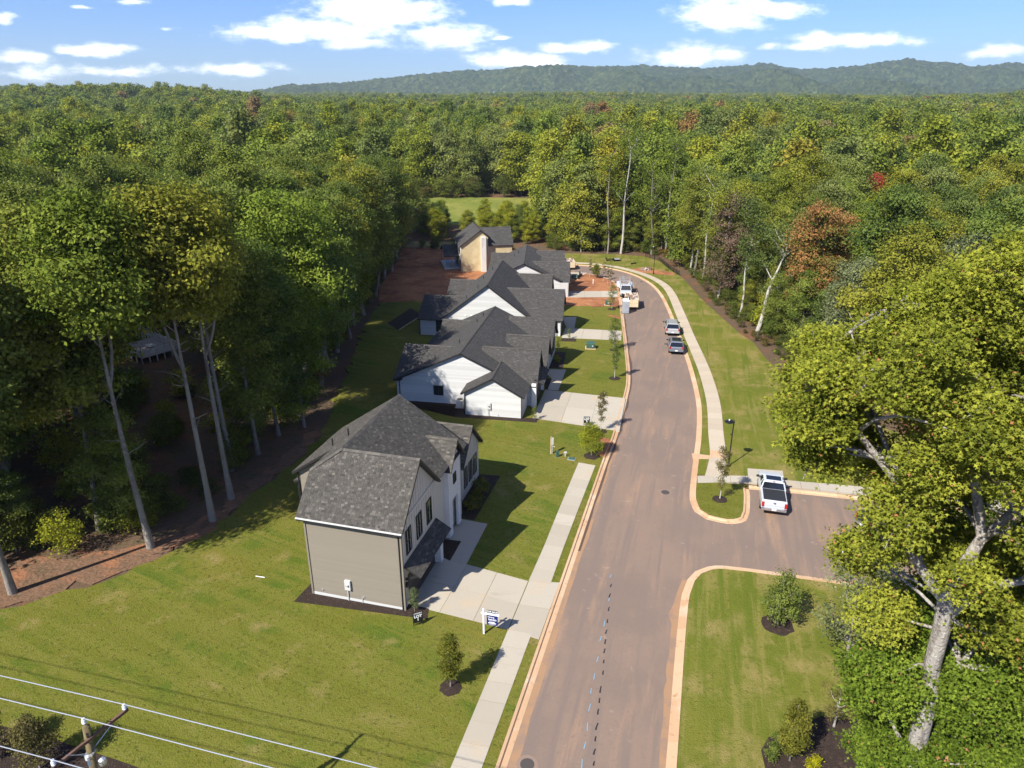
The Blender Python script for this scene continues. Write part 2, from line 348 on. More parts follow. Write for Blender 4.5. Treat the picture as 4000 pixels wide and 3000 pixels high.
leaf_mat('leaf_tips', [(0, (.15, .185, .035)), (1, (.15, .185, .035))], alt=((.36, .17, .08), .66, .76))
leaf_mat('leaf_brown', [(0, (.17, .12, .075)), (1, (.165, .115, .08))], alt=((.13, .15, .035), .5, .35))
leaf_mat('leaf_gum', [(0, (.27, .295, .038)), (1, (.27, .295, .038))], alt=((.36, .19, .07), .955, .99), trans=.38, dark=.42)
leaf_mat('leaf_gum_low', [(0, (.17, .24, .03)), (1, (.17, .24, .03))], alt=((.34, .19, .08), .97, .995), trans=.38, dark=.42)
leaf_mat('leaf_young', [(0, (.15, .175, .025)), (.5, (.18, .175, .03)), (1, (.135, .165, .028))])
leaf_mat('leaf_bronze', [(0, (.155, .135, .05)), (1, (.175, .155, .05))])
leaf_mat('leaf_shrub', [(0, (.09, .13, .025)), (.4, (.15, .165, .028)), (.8, (.075, .10, .025)), (1, (.22, .13, .04))])
leaf_mat('leaf_yellow', [(0, (.42, .40, .02)), (1, (.42, .40, .02))])
# ================================================================ the setting
def catmull(pts, step=1.5):
    pts = [np.array(p, float) for p in pts]; out = []
    for i in range(len(pts) - 1):
        a, b, c, d = pts[max(i - 1, 0)], pts[i], pts[i + 1], pts[min(i + 2, len(pts) - 1)]
        n = max(1, int(np.linalg.norm(c - b) / step))
        for k in range(n):
            t = k / n; out.append(.5 * (2 * b + (c - a) * t + (2 * a - 5 * b + 4 * c - d) * t * t + (3 * b - a - 3 * c + d) * t ** 3))
    out.append(pts[-1]); return [tuple(map(float, p)) for p in out]
def resample(pts, step):
    p = np.array(pts); s = np.r_[0, np.cumsum(np.linalg.norm(np.diff(p, axis=0), axis=1))]; n = max(2, int(round(s[-1] / step)) + 1)
    q = np.linspace(0, s[-1], n); return [(float(np.interp(t, s, p[:, 0])), float(np.interp(t, s, p[:, 1]))) for t in q]
def offset(pts, d):                      # positive = to the right of travel
    p = np.array(pts); t = np.gradient(p, axis=0); t /= np.linalg.norm(t, axis=1)[:, None] + 1e-9
    return [tuple(map(float, q)) for q in p + np.c_[t[:, 1], -t[:, 0]] * d]
def inside(poly, x, y):
    c = False; n = len(poly)
    for i in range(n):
        (x1, y1), (x2, y2) = poly[i], poly[i - 1]
        if (y1 > y) != (y2 > y) and x < (x2 - x1) * (y - y1) / (y2 - y1) + x1: c = not c
    return c

# ---- the ground: one sheet to the horizon, undulating under the far woods
def T(x, y):
    z = gz(y); d = math.hypot(x, y)
    w = min(max((d - 260) / 500, 0), 1); w = w * w * (3 - 2 * w)
    z += w * (5 * math.sin(x / 210 + 1.3) * math.cos(y / 260) + 3.5 * math.sin(x / 97 + y / 131) + 2 * math.sin(y / 73 - x / 151))
    z += 24 * math.exp(-((x + 1500) / 650) ** 2 - ((y - 2100) / 500) ** 2)
    z += 10 * math.exp(-((x + 420) / 220) ** 2 - ((y - 900) / 200) ** 2) * w
    return z
def build_ground():
    xs = sorted(set([-6000, -4200, -3000, -2200] + list(range(-1800, 1801, 60)) + list(range(-120, 121, 12)) + [2200, 3000, 4200, 6000]))
    ys = sorted(set([-1500, -800, -200, -60, 0, 25] + list(range(40, 170, 13)) + [170, 183, 200] + list(range(220, 1200, 30)) + list(range(1200, 3400, 80)) + [3600, 4200, 5200, 6200]))
    v = [(x, y, T(x, y) - .05) for y in ys for x in xs]; nx = len(xs)
    f = [(j * nx + i, j * nx + i + 1, (j + 1) * nx + i + 1, (j + 1) * nx + i) for j in range(len(ys) - 1) for i in range(nx - 1)]
    m = MB(); m.v = v; m.f = f; m.a = [.5] * len(f)
    return tag(m.build('ground', MATS['forest_floor'], smooth=True), kind='structure')
build_ground()

# ---- road edges, metres: x to the right, y away
LB = catmull([(-11.7, -14), (-6.2, 5.8), (-0.81, 25.44), (3.96, 42.71), (8.25, 58.2), (10.19, 64.75), (12.75, 74.97), (14.1, 81.44), (15.5, 92.55), (17.3, 108.3), (18.75, 121), (19.7, 131), (19.3, 137.2), (17.2, 141.6), (13.6, 144.2), (8, 145.6), (0, 146.4), (-6, 146.6)])
LA = offset(LB, .5)
RA_near = catmull([(-3.3, -14), (2.2, 5.7), (7.7, 25.64), (9.82, 33.4), (10.86, 37.06), (11.5, 39.1), (12.24, 40.72), (13.05, 41.73), (14.16, 42.32), (14.91, 42.44), (16.67, 42.1), (19.96, 41.3), (24, 40.3), (34, 37.9), (60, 31.5)], 1.0)
RA_isl = catmull([(20.52, 53.6), (20.3, 52.6), (19.33, 49.62), (18.73, 48.48), (18.0, 48.02), (17.02, 48.02), (15.61, 48.67), (14.90, 50.0), (14.98, 51.7), (15.72, 54.61), (17.52, 60.74), (18.7, 64.76), (20.54, 72.17), (21.9, 80.05), (23.2, 89.55), (25.15, 107.2), (26.0, 115.6), (26.7, 125.5), (26.5, 133.45), (25.1, 140.7), (22.7, 145.9), (19.8, 149.3), (15.5, 151.8), (9, 153.3), (0, 154), (-6, 154)], 1.0)
RA_lot = catmull([(60, 44.5), (44, 48), (30.6, 51.4), (24.2, 52.9), (20.56, 53.62)], 2.0)
def rough(poly, amp=.35, step=.9, seed=1, closed=True):
    """break a natural edge up"""
    rng = np.random.default_rng(seed); out = []
    for i in range(len(poly) if closed else len(poly) - 1):
        a, b = np.array(poly[i]), np.array(poly[(i + 1) % len(poly)]); L = np.linalg.norm(b - a); n = max(1, int(L / step)); nn = np.array([b[1] - a[1], a[0] - b[0]]) / (L + 1e-9)
        for k in range(n): out.append(tuple(map(float, a + (b - a) * k / n + nn * rng.normal() * amp * (k > 0))))
    return out
def poly_slab(name, poly, m, h1, h0=-.12, label=None, kind='structure'):
    o = MB().prism(poly, h0, h1).build(name, MATS[m]); return tag(o, label, kind=kind)
poly_slab('road', LA + RA_isl[::-1] + RA_lot[::-1] + RA_near[::-1], 'asphalt', 0.0, -.2)

def kerb(name, pts, side, label, seg=3.0, w=.5):
    """kerb and gutter cast in lengths; pts = asphalt edge, side = +1 when the kerb lies right of travel"""
    root = empty(name, (0, 0, 0), kind='structure'); root['label'] = label
    sub = 5; fine = np.array(resample(pts, seg / sub)); t = np.gradient(fine, axis=0); t /= np.linalg.norm(t, axis=1)[:, None]; n = np.c_[t[:, 1], -t[:, 0]] * side
    prof = [(-.02, -.1), (-.02, .012), (.28, .022), (.34, .12), (w, .135), (w, -.1)]; k = len(prof)
    for i in range(0, len(fine) - 1, sub):
        idx = list(range(i, min(i + sub, len(fine) - 1) + 1)); m = MB(); v = RNG.random()
        for c, a in enumerate(idx):
            o = fine[a] + t[a] * (.012 if c == 0 else -.012 if c == len(idx) - 1 else 0)
            for d, h in prof: x, y = o + n[a] * d; m.v.append((x, y, gz(y) + h))
        for c in range(len(idx) - 1):
            for e in range(k): m.f.append((c * k + e, (c + 1) * k + e, (c + 1) * k + (e + 1) % k, c * k + (e + 1) % k)); m.a.append(v)
        m.f.append(tuple(range(k))); m.f.append(tuple((len(idx) - 1) * k + e for e in reversed(range(k)))); m.a += [v, v]
        m.build('kerb_length', MATS['clay_concrete'], root)
    return root
kerb('kerb', LA[6:], -1, 'clay-stained kerb and gutter along the house side of the street')
kerb('kerb', RA_near[8:], 1, 'clay-stained kerb turning the corner into the parking bay')
kerb('kerb', RA_isl, 1, 'clay-stained kerb round the small tree island and along the far lawn')
kerb('kerb', RA_lot, 1, 'kerb at the head of the parking bays')

# ---- lawns and other surfaces (slabs a little above the soil)
LAWN_L = [(-75, 8), (-50, 28.5), (-33.5, 37.45), (-31.4, 38.6), (-29.1, 39.7), (-27.9, 40.7), (-26.1, 42.75), (-24.7, 45), (-23.1, 47), (-22.6, 50.3), (-21.9, 53.6), (-20.2, 58), (-19.4, 63), (-19.6, 69.5), (-20.5, 80), (-21.6, 92), (-22.6, 105), (-22.9, 119), (-16.7, 120.2), (-11, 118.6), (2, 117.9), (17.6, 116.3)]
lbk = [p for p in LB if p[1] < 116.2]
poly_slab('lawn', rough(LAWN_L, .3, closed=False) + LAWN_L[-1:] + lbk[::-1], 'lawn', .10, label='mown lawn round the first three houses on the left')
DIRT = [(-23.1, 119.2), (-25, 131), (-25.6, 160), (-27.5, 176), (-8, 177), (2, 168), (6, 160), (5, 146.2)] + [p for p in LB if p[1] > 116.4 and p[0] > 5][::-1] + [(17.62, 116.5), (2, 118.1), (-11, 118.8), (-16.7, 120.4)]
poly_slab('soil', DIRT, 'red_clay', .09, label='bare red clay yard round the unfinished houses')
poly_slab('straw', [(-27.6, 171), (-14, 171.6), (-13, 181), (-29.5, 182)], 'dry_grass', .12, label='pale straw strip beyond the red clay')
rb = offset(RA_isl, -.5)
rbl = [p for p in offset(RA_isl, .5)]
i0 = next(i for i, p in enumerate(rbl) if p[1] > 55.9 and i > 8)
LAWN_R = rbl[i0:] + [(-6, 168), (8, 167), (24, 165.2), (31, 162.5), (33.2, 157), (33.6, 147.3), (34, 139), (33.4, 119.3), (33.6, 110.8), (33.8, 100.7), (34.4, 96), (33.8, 89.3), (34, 80), (37, 68), (44, 60), (62, 55), (62, 46), (44, 49.6), (30.9, 52.9), (25.4, 54.3), (21, 55.4)]
poly_slab('lawn', LAWN_R, 'lawn_dry', .10, label='mown lawn strip between the right-hand path and the woods')
isl = rbl[:i0]
poly_slab('lawn', [p for p in isl if p[1] < 54.6 and p[1] > 48] + [(16.45, 55.0), (20.6, 54.2)], 'lawn', .10, label='small grass island with one young tree by the parking bay')
SE = offset(RA_near, .5)
poly_slab('lawn', [p for p in SE if p[0] < 50] + [(50, -14)], 'lawn_dry', .10, label='striped lawn in the lower right corner of the street')
poly_slab('soil', rough([(-50, 29), (-40, 35.2), (-33.4, 37.8), (-29, 40.2), (-26.1, 43.0), (-24.6, 45.4), (-22.9, 47.6), (-22.2, 51), (-21.4, 55), (-20.0, 60), (-19.3, 66), (-20.4, 67), (-21.6, 61), (-23.0, 55.5), (-24.2, 50), (-25.6, 47.2), (-27.5, 45.4), (-30, 44.2), (-36, 43.0), (-44, 38.9), (-52, 33)], .4), 'edge_soil', .03, label='strip of bare clay between the lawn and the left woods')
poly_slab('soil', rough([(25.6, 145.6), (28.9, 142.8), (32.9, 141.9), (33.3, 145), (29.5, 147.5), (26, 149.5)], .5), 'red_clay', .108, label='patch of bare clay by the far street lamp')
poly_slab('meadow', [(-48, 268), (6, 262), (8, 206), (-44, 206)], 'meadow', .1, label='open meadow behind the young trees')

def slabs(name, pts, width_pts, label, h=.122, step=1.5, m='concrete'):
    """a path of separately cast slabs between two edge lines"""
    root = empty(name, kind='structure'); root['label'] = label
    n = max(2, int(round(sum(math.dist(pts[i], pts[i + 1]) for i in range(len(pts) - 1)) / step)) + 1)
    def rs(p):
        p = np.array(p); s = np.r_[0, np.cumsum(np.linalg.norm(np.diff(p, axis=0), axis=1))]; q = np.linspace(0, s[-1], n)
        return np.c_[np.interp(q, s, p[:, 0]), np.interp(q, s, p[:, 1])]
    A, B = rs(pts), rs(width_pts)
    for i in range(n - 1):
        g = .012
        a0, a1, b0, b1 = A[i], A[i + 1], B[i], B[i + 1]
        d = (a1 - a0) / (np.linalg.norm(a1 - a0) + 1e-9) * g
        q = [tuple(a0 + d), tuple(b0 + d), tuple(b1 - d), tuple(a1 - d)]
        hh = h + RNG.uniform(-.006, .006)
        MB().prism(q, -.05, hh, a=RNG.random()).build('slab', MATS[m], root)
    return root
slabs('sidewalk', [(-8.5, 5.6), (-3.01, 25.44), (-0.25, 35.45)], [(-7.0, 5.2), (-1.47, 25.44), (1.22, 35.1)], 'concrete path of square slabs in the foreground left of the street')
slabs('sidewalk', [(1.14, 40.45), (2.3, 44.33), (3.72, 49.59), (6.2, 58.5)], [(2.62, 40.03), (3.79, 44.33), (5.25, 49.45), (7.7, 57.9)], 'concrete path ending on the grass beyond the first driveway')
SWl = catmull([(17.3, 55.9), (18.8, 59.94), (19.9, 64.76), (21.87, 73.12), (23.33, 81.96), (24.2, 89.1), (25.3, 99.57), (26.79, 112.44), (28.2, 126), (28.2, 134), (26.6, 141.2), (23.6, 147.2), (20.2, 151.2), (15.5, 153.6), (8, 155.2), (-4, 156)])
SWr = offset(SWl, 1.5)
slabs('sidewalk', SWl, SWr, 'long pale concrete path curving along the right side of the street', m='concrete_warm')
slabs('sidewalk', [(16.3, 54.55), (20.4, 54.75), (25.5, 53.45), (31.7, 52.2), (44, 49.3)], [(16.6, 55.85), (20.7, 55.9), (25.6, 54.75), (31.9, 53.6), (44.3, 50.7)], 'concrete path behind the parking bays', h=.128)
poly_slab('pad', [(21.1, 55.7), (24.1, 55.1), (24.6, 56.8), (21.55, 57.3)], 'concrete', .126, label='square concrete pad behind the parked pickup')
poly_slab('path', [(18.9, 59.9), (17.2, 60.4), (17.0, 59.2), (18.65, 59.2)], 'clay_concrete', .131, label='clay-stained kerb ramp joining path and street')
poly_slab('path', [(18.75, 59.6), (20.4, 59.2), (20.75, 60.7), (19.1, 61.1)], 'clay_concrete', .134, label='stained panel in the right-hand path')

def driveway(label, A, B, C, D, nu, nv, h=.118):
    root = empty('driveway', kind='structure'); root['label'] = label
    A, B, C, D = map(np.array, (A, B, C, D)); pt = lambda s, t: (A * (1 - s) + B * s) * (1 - t) + (D * (1 - s) + C * s) * t
    for i in range(nu):
        for j in range(nv):
            e, f = .012 / np.linalg.norm(B - A) , .012 / np.linalg.norm(D - A)
            s0, s1, t0, t1 = i / nu + e, (i + 1) / nu - e, j / nv + f, (j + 1) / nv - f
            MB().prism([tuple(pt(s0, t0)), tuple(pt(s1, t0)), tuple(pt(s1, t1)), tuple(pt(s0, t1))], -.05, h + RNG.uniform(-.004, .004), a=RNG.random()).build('slab', MATS['concrete'], root)
    return root
driveway('concrete driveway of the grey house, cast in panels', (-6.95, 37.95), (-.25, 35.47), (1.13, 40.45), (-5.4, 43.4), 3, 2)
driveway('flared concrete apron where the first driveway meets the street', (-.23, 35.44), (1.66, 34.55), (3.3, 40.3), (1.16, 40.44), 1, 2, .112)
driveway('concrete driveway of the nearest white house', (2.2, 68.9), (11.0, 65.5), (13.0, 74.6), (3.9, 77.3), 3, 2)
driveway('concrete driveway of the middle white house', (7.2, 98.3), (15.7, 97.0), (16.5, 101.8), (8.1, 103.4), 3, 1)
driveway('concrete driveway of the far white house', (9.9, 122.9), (18.9, 123.2), (19.4, 128), (10.3, 127.6), 3, 1)
driveway('concrete driveway near the unfinished yellow house', (10.9, 141), (14.6, 142.3), (15.5, 144.2), (10.9, 145.2), 1, 1)
poly_slab('path', [(-5.2, 45.7), (-4.2, 48.6), (-1.94, 47.84), (-3.3, 42.35), (-4.5, 42.8), (-3.84, 45.4)], 'concrete', .119, label='front walk from the first driveway to the porch')
poly_slab('path', [(3.9, 84.7), (6.88, 84.4), (5.45, 77.1), (4.2, 77.35), (4.9, 81)], 'concrete', .119, label='front walk of the nearest white house')
poly_slab('path', [(8.0, 109.6), (10.36, 109.8), (9.47, 103.2), (8.3, 103.4)], 'concrete', .119, label='front walk of the middle white house')
# mulch beds
for lab, pts in (('dark mulch bed in front of the grey house windows', [(-4.2, 51.3), (-3.0, 56.2), (-1.04, 55.86), (-2.99, 48.4), (-4.15, 48.7)]),
                 ('dark mulch bed between garage and porch of the grey house', [(-5.3, 43.5), (-4.5, 42.85), (-3.86, 45.4), (-5.2, 45.7)]),
                 ('mulch strip along the grey side wall of the first house', [(-14.49, 38.23), (-5.43, 36.47), (-5.43, 37.5), (-6.9, 38.0), (-13.6, 39.6), (-13.85, 40.23)]),
                 ('mulch strip along the side of the nearest white house', [(-6.13, 69.15), (2.62, 67.7), (2.7, 68.75), (-5.0, 70), (-5.2, 72), (-13.4, 73.3), (-13.3, 74.3), (-5.9, 73.3)]),
                 ('dark mulch bed by the door of the nearest white house', [(3.9, 77.4), (4.35, 77.3), (4.9, 81), (4.1, 81.2)]),
                 ('dark mulch bed along the front of the nearest white house', [(4.3, 85), (6.5, 84.9), (7.4, 91.5), (5.5, 92)]),
                 ('dark mulch bed at the front of the middle white house', [(7.0, 96.6), (9.2, 96.4), (9.3, 97.8), (7.2, 98.1)]),
                 ('mulch bed at the foot of the power pole', [(-34, 20), (-30, 27.6), (-27.1, 27.95), (-25.3, 27.55), (-23.5, 27), (-22, 26.5), (-19.9, 25.85), (-18.3, 25.3), (-15, 22), (-17, 14)]),
                 ('round mulch bed in the bottom right corner', [(12.5, 25.2), (12.66, 26.4), (13.3, 27.2), (14.46, 27.5), (15.6, 28.1), (16.6, 28.6), (19, 28.2), (20, 24), (14, 22), (12.6, 23.8)])):
    poly_slab('mulch_bed', pts, 'mulch', .116, label=lab)
def mulch_ring(x, y, r, label):
    n = 18; m = MB(); ring = [(x + r * (1 + .08 * math.sin(3 * k + x)) * math.cos(2 * math.pi * k / n), y + r * (1 + .08 * math.cos(2 * k + y)) * math.sin(2 * math.pi * k / n)) for k in range(n)]
    m.prism(ring, .05, .125); c = len(m.v); m.v.append(P(x, y, .22))
    for k in range(n): m.f.append((k, (k + 1) % n, c)); m.a.append(.5)
    tag(m.build('mulch_ring', MATS['mulch']), label, kind='structure')

# the drainage basin behind the second house: a hollow with dark earth walls
m = MB(); bs = [(-19.4, 106), (-17.2, 102.3), (-14.6, 111), (-17.0, 115.5)]
m.prism(bs, .06, .112); o = tag(m.build('basin', MATS['mulch']), 'dark muddy drainage basin on the shaded back lawn', kind='structure')
MB().bar(P(-17.0, 102.4, .12), P(-14.5, 111, .12), .14, .14).build('edging', MATS['raw_timber'], o)

# wet clay silt along the left gutter
gl = [p for p in offset(LB, .5) if 44 < p[1] < 113]; rr_ = np.random.default_rng(4)
strip = gl + [(x + .12 + abs(rr_.normal()) * .10, y) for x, y in gl[::-1]]
mat('silt', (.10, .062, .045), .8, .3)
poly_slab('silt', strip, 'silt', .016, -.02, label='dark wet silt lying in the left gutter')
mat('clay_dust', (.33, .20, .115), .95, .1, var=[(.8, (.26, .175, .125), .45, .65)])
for sd, pts, lab in ((1, [p for p in LA if 24 < p[1] < 64], 'orange clay dust beside the left kerb in the foreground'), (2, [p for p in RA_near if p[1] > 24 and p[0] < 13], 'orange clay dust beside the right kerb in the foreground')):
    rr_ = np.random.default_rng(sd); s_ = 1 if sd == 1 else -1; w_ = 0; e_ = []
    for x, y in pts[::-1]: w_ = .8 * w_ + rr_.normal() * .12; e_.append((x + s_ * (.35 + abs(w_)), y))
    poly_slab('dust', pts + e_, 'clay_dust', .004, -.02, label=lab)
# ---- marks on the road
def strips(name, pts, m, label, w, l, jit=.15, h=.006):
    root = empty(name, kind='structure'); root['label'] = label
    for i, (x, y) in enumerate(pts):
        t = R(15.4) + RNG.uniform(-.12, .12); d = (math.sin(t), math.cos(t)); e = (math.cos(t), -math.sin(t)); ll = l * RNG.uniform(.6, 1.25)
        q = []
        for s, u in ((-1, -1), (0, -1.15), (1, -.8), (1, .7), (.1, .5), (-1, 1)): q.append((x + d[0] * s * ll / 2 + e[0] * u * w / 2, y + d[1] * s * ll / 2 + e[1] * u * w / 2))
        MB().prism(q, -.01, h).build('dash', MATS[m], root)
bk = [(6.83, 40.1), (6.6, 39), (6.36, 37.6), (6.12, 36.4), (5.92, 35.4), (5.75, 34.5), (5.6, 33.7), (5.45, 32.8), (5.3, 31.9), (5.0, 30.6), (4.85, 29.8), (4.68, 29), (4.5, 28), (4.34, 27.2), (4.2, 26.4), (4.1, 25.7)]
strips('tar_marks', bk, 'tar', 'row of black tar dashes down the street', .09, .42)
strips('paint_marks', [(6.95, 41.2), (6.5, 38.6), (5.9, 36.2), (5.5, 34.8), (5.1, 33), (4.75, 31.6), (4.45, 30.5), (4.25, 29.3), (4.0, 28), (3.75, 26.8), (3.5, 25.7)], 'paint_blue', 'row of pale blue survey paint dashes down the street', .05, .5)
for i, (x, y, lab) in enumerate([(13.19, 53.07, 'round iron manhole cover opposite the grass island'), (0.76, 25.64, 'iron cover in the street at the bottom of the view'), (25.32, 136.31, 'far manhole cover on the street bend'), (21.92, 95.6, 'manhole cover beside the silver crossover')]):
    r = empty('manhole', P(x, y), 0, kind='structure'); r['label'] = lab
    MB().lathe((0, 0, 0), [(.36, -.05), (.36, .012), (.30, .014)], 16).build('cover', MATS['iron'], r)
    MB().lathe((0, 0, 0), [(.56, -.05), (.56, .007), (.37, .008)], 16).build('collar', MATS['patch_asphalt'], r)

# ---- the far wooded ridge
def build_hills():
    # skyline of the ridge: tan(azimuth), tan(elevation)
    X, E = zip(*[(-0.481, -0.0055), (-0.434, -0.0037), (-0.347, 0.0000), (-0.274, 0.0065), (-0.183, 0.0141), (-0.123, 0.0211), (-0.063, 0.0257), (0.000, 0.0250), (0.089, 0.0305), (0.163, 0.0323), (0.208, 0.0305), (0.247, 0.0293), (0.297, 0.0323), (0.327, 0.0344), (0.351, 0.0305), (0.375, 0.0275), (0.431, 0.0305), (0.475, 0.0362), (0.504, 0.0404), (0.540, 0.0362), (0.564, 0.0347), (0.595, 0.0305), (0.624, 0.0335), (0.657, 0.0350), (0.757, 0.0305), (0.886, 0.0371), (1.058, 0.0190)])
    xs = np.linspace(X[0], X[-1], 520); nr = 130
    rng = np.random.default_rng(3)
    # smooth value noise for spurs and gullies
    def vnoise(u, v, s):
        g = np.random.default_rng(int(s * 1000)).random((80, 80)); uu, vv = u / s, v / s
        i, j = np.floor(uu).astype(int), np.floor(vv).astype(int); fu, fv = uu - i, vv - j; fu, fv = fu * fu * (3 - 2 * fu), fv * fv * (3 - 2 * fv)
        q = lambda a, b: g[np.mod(a, 80), np.mod(b, 80)]
        return (q(i, j) * (1 - fu) + q(i + 1, j) * fu) * (1 - fv) + (q(i, j + 1) * (1 - fu) + q(i + 1, j + 1) * fu) * fv
    verts = []
    tt = np.r_[np.linspace(0, 1, nr - 12), 1 + np.linspace(.02, .35, 12)]
    e = np.interp(xs, X, E)
    ridge = 4300 + 300 * np.sin(xs * 5); foot = 2650 + 250 * np.sin(xs * 7 + 1)
    Zr = CAM_H + e * ridge
    for t in tt:
        y = foot + (ridge - foot) * t; x = xs * y
        prof = np.where(t <= 1, (np.minimum(t, 1) ** 1.25), 1 - (t - 1) * 1.2)
        z = -6 + (Zr + 6) * prof
        spur = (vnoise(x + 9000, y * .5, 420.) - .5) * 170 + (vnoise(x + 9000, y * .4, 170.) - .5) * 85
        z = z + spur * np.sin(np.pi * min(t, 1)) * np.clip(Zr / 160, .1, 1)
        z = z + (vnoise(x + 9000, y, 26.) - .5) * 18 + rng.random(len(xs)) * 11 - 5.5
        verts.append(np.c_[x, y, z])
    V = np.concatenate(verts); nx = len(xs); nt_ = len(tt)
    j, i = np.meshgrid(np.arange(nt_ - 1), np.arange(nx - 1), indexing='ij'); a = (j * nx + i).ravel()
    F = np.c_[a, a + 1, a + nx + 1, a + nx].ravel()
    o = bpy.data.objects.new('hills', mesh_np('hills', V, F, 4, [MATS['hill_wood']], np.clip(rng.normal(.42, .26, len(F) // 4), 0, 1))); COL.objects.link(o); tag(o, 'long wooded ridge on the horizon', kind='structure')
build_hills()
# ================================================================ houses
def clip_band(poly, z0, z1):
    def half(pl, f):
        out = []
        for i in range(len(pl)):
            a, b = pl[i], pl[(i + 1) % len(pl)]; fa, fb = f(a), f(b)
            if fa >= 0: out.append(a)
            if fa * fb < 0: t = fa / (fa - fb); out.append((a[0] + (b[0] - a[0]) * t, a[1] + (b[1] - a[1]) * t))
        return out
    p = half(poly, lambda q: q[1] - z0); return half(p, lambda q: z1 - q[1]) if len(p) > 2 else []
def wall(root, p0, p1, outline, m, mode='lap', name='wall', board=.18, thick=.14, pitch=.40):
    """upright wall from p0 to p1 (outside on the right of travel); outline = convex list of (s, z)"""
    p0, p1 = np.array(p0, float), np.array(p1, float); L = np.linalg.norm(p1 - p0); t = (p1 - p0) / L; n = np.array([t[1], -t[0]])
    pt = lambda s, z, d: (p0[0] + t[0] * s + n[0] * d, p0[1] + t[1] * s + n[1] * d, z)
    m_ = MB(); m_.hexa([pt(s, z, -thick) for s, z in outline], [pt(s, z, 0) for s, z in outline])
    w = m_.build(name, MATS[m], root)
    zs = [z for _, z in outline]; z0, z1 = min(zs), max(zs)
    if mode in ('lap', 'boards'):
        k = 0; z = z0; joined = MB()
        while z < z1 - .01:
            q = clip_band(outline, z, min(z + board, z1)); z += board
            if len(q) < 3: continue
            zb = min(a[1] for a in q); hgt = max(a[1] for a in q) - zb + 1e-6
            ring = [pt(s, zz, .022 - .016 * (zz - zb) / board) for s, zz in q]; back = [pt(s, zz, .001) for s, zz in q]
            b = MB() if mode == 'boards' else joined
            b.hexa(back, ring, RNG.random())
            if mode == 'boards': b.build('siding_board', MATS[m], w)
        if mode == 'lap': o = joined.build('siding', MATS[m], w); o['kind'] = 'stuff'
    elif mode == 'batten':
        s = pitch / 2
        while s < L:
            zz = [a[1] for a in clip_band([(b[1], b[0]) for b in outline], s - .02, s + .02)]
            pr = clip_band([(b[1], b[0]) for b in outline], s - .02, s + .02)
            if len(pr) > 2:
                lo, hi = min(a[0] for a in pr), max(a[0] for a in pr)
                MB().hexa([pt(s - .025, lo, .002), pt(s + .025, lo, .002), pt(s + .025, hi, .002), pt(s - .025, hi, .002)], [pt(s - .025, lo, .03), pt(s + .025, lo, .03), pt(s + .025, hi, .03), pt(s - .025, hi, .03)]).build('batten', MATS[m], w)
            s += pitch
    return w
def roof_plane(root, pts, m='shingle', course=.145, tab=.32, th=.15):
    """a sloping roof sheet with overlapping shingle courses on it"""
    V = [Vector(p) for p in pts]; n = Vector((0, 0, 0))
    for i in range(len(V)): n += V[i].cross(V[(i + 1) % len(V)])
    n.normalize()
    if n.z < 0: n = -n; V = V[::-1]
    b = MB(); b.hexa([v - n * th for v in V], V)
    r = b.build('roof', MATS['roof_trim'], root)
    d = (Vector((0, 0, 1)) - n * n.z).normalized(); e = d.cross(n).normalized(); o = V[0]
    uv = [((v - o).dot(e), (v - o).dot(d)) for v in V]; y0, y1 = min(q[1] for q in uv), max(q[1] for q in uv)
    sh = MB(); y = y0 - .015; k = 0
    while y < y1:
        yc = y + course / 2; xs = []
        for i in range(len(uv)):
            (xa, ya), (xb, yb) = uv[i], uv[i - 1]
            if (ya > yc) != (yb > yc): xs.append(xa + (xb - xa) * (yc - ya) / (yb - ya))
        xs.sort()
        for a, c in zip(xs[::2], xs[1::2]):
            x = a - RNG.random() * tab
            while x < c:
                w = tab * RNG.uniform(.55, 1.35); xa, xb = max(x, a), min(x + w, c); x += w
                if xb - xa < .02: continue
                g = .006
                lo, hi = y, y + course + .03
                q = [o + e * (xa + g) + d * lo + n * .022, o + e * (xb - g) + d * lo + n * .022, o + e * (xb - g) + d * hi + n * .004, o + e * (xa + g) + d * hi + n * .004]
                kk = len(sh.v); sh.v.extend([tuple(p) for p in q] + [tuple(q[0] - n * .02), tuple(q[1] - n * .02)])
                sh.f += [(kk, kk + 1, kk + 2, kk + 3), (kk + 4, kk + 5, kk + 1, kk)]
                v = float(np.clip(RNG.normal(.28, .09), 0, 1)); v = v if RNG.random() > .15 else min(1, v + RNG.uniform(.15, .5)); sh.a += [v, v]
        y += course; k += 1
    s = sh.build('shingles', MATS[m], r); s['kind'] = 'stuff'
    return r
def ridge_cap(root, a, b, m='shingle', w=.15):
    a, b = Vector(a), Vector(b); L = (b - a).length; d = (b - a) / L; e = d.cross(Vector((0, 0, 1))).normalized(); k = MB(); s = 0
    while s < L - .05:
        p, q = a + d * s, a + d * min(s + .27, L); up = Vector((0, 0, .045)); dn = Vector((0, 0, -.085))
        v = float(RNG.uniform(.3, .8)); k.face([p + up, q + up * .6, q + e * w + dn, p + e * w + dn * .9], v); k.face([q + up * .6, p + up, p - e * w + dn * .9, q - e * w + dn], v); s += .25
    o = k.build('ridge_cap', MATS[m], root); o['kind'] = 'stuff'
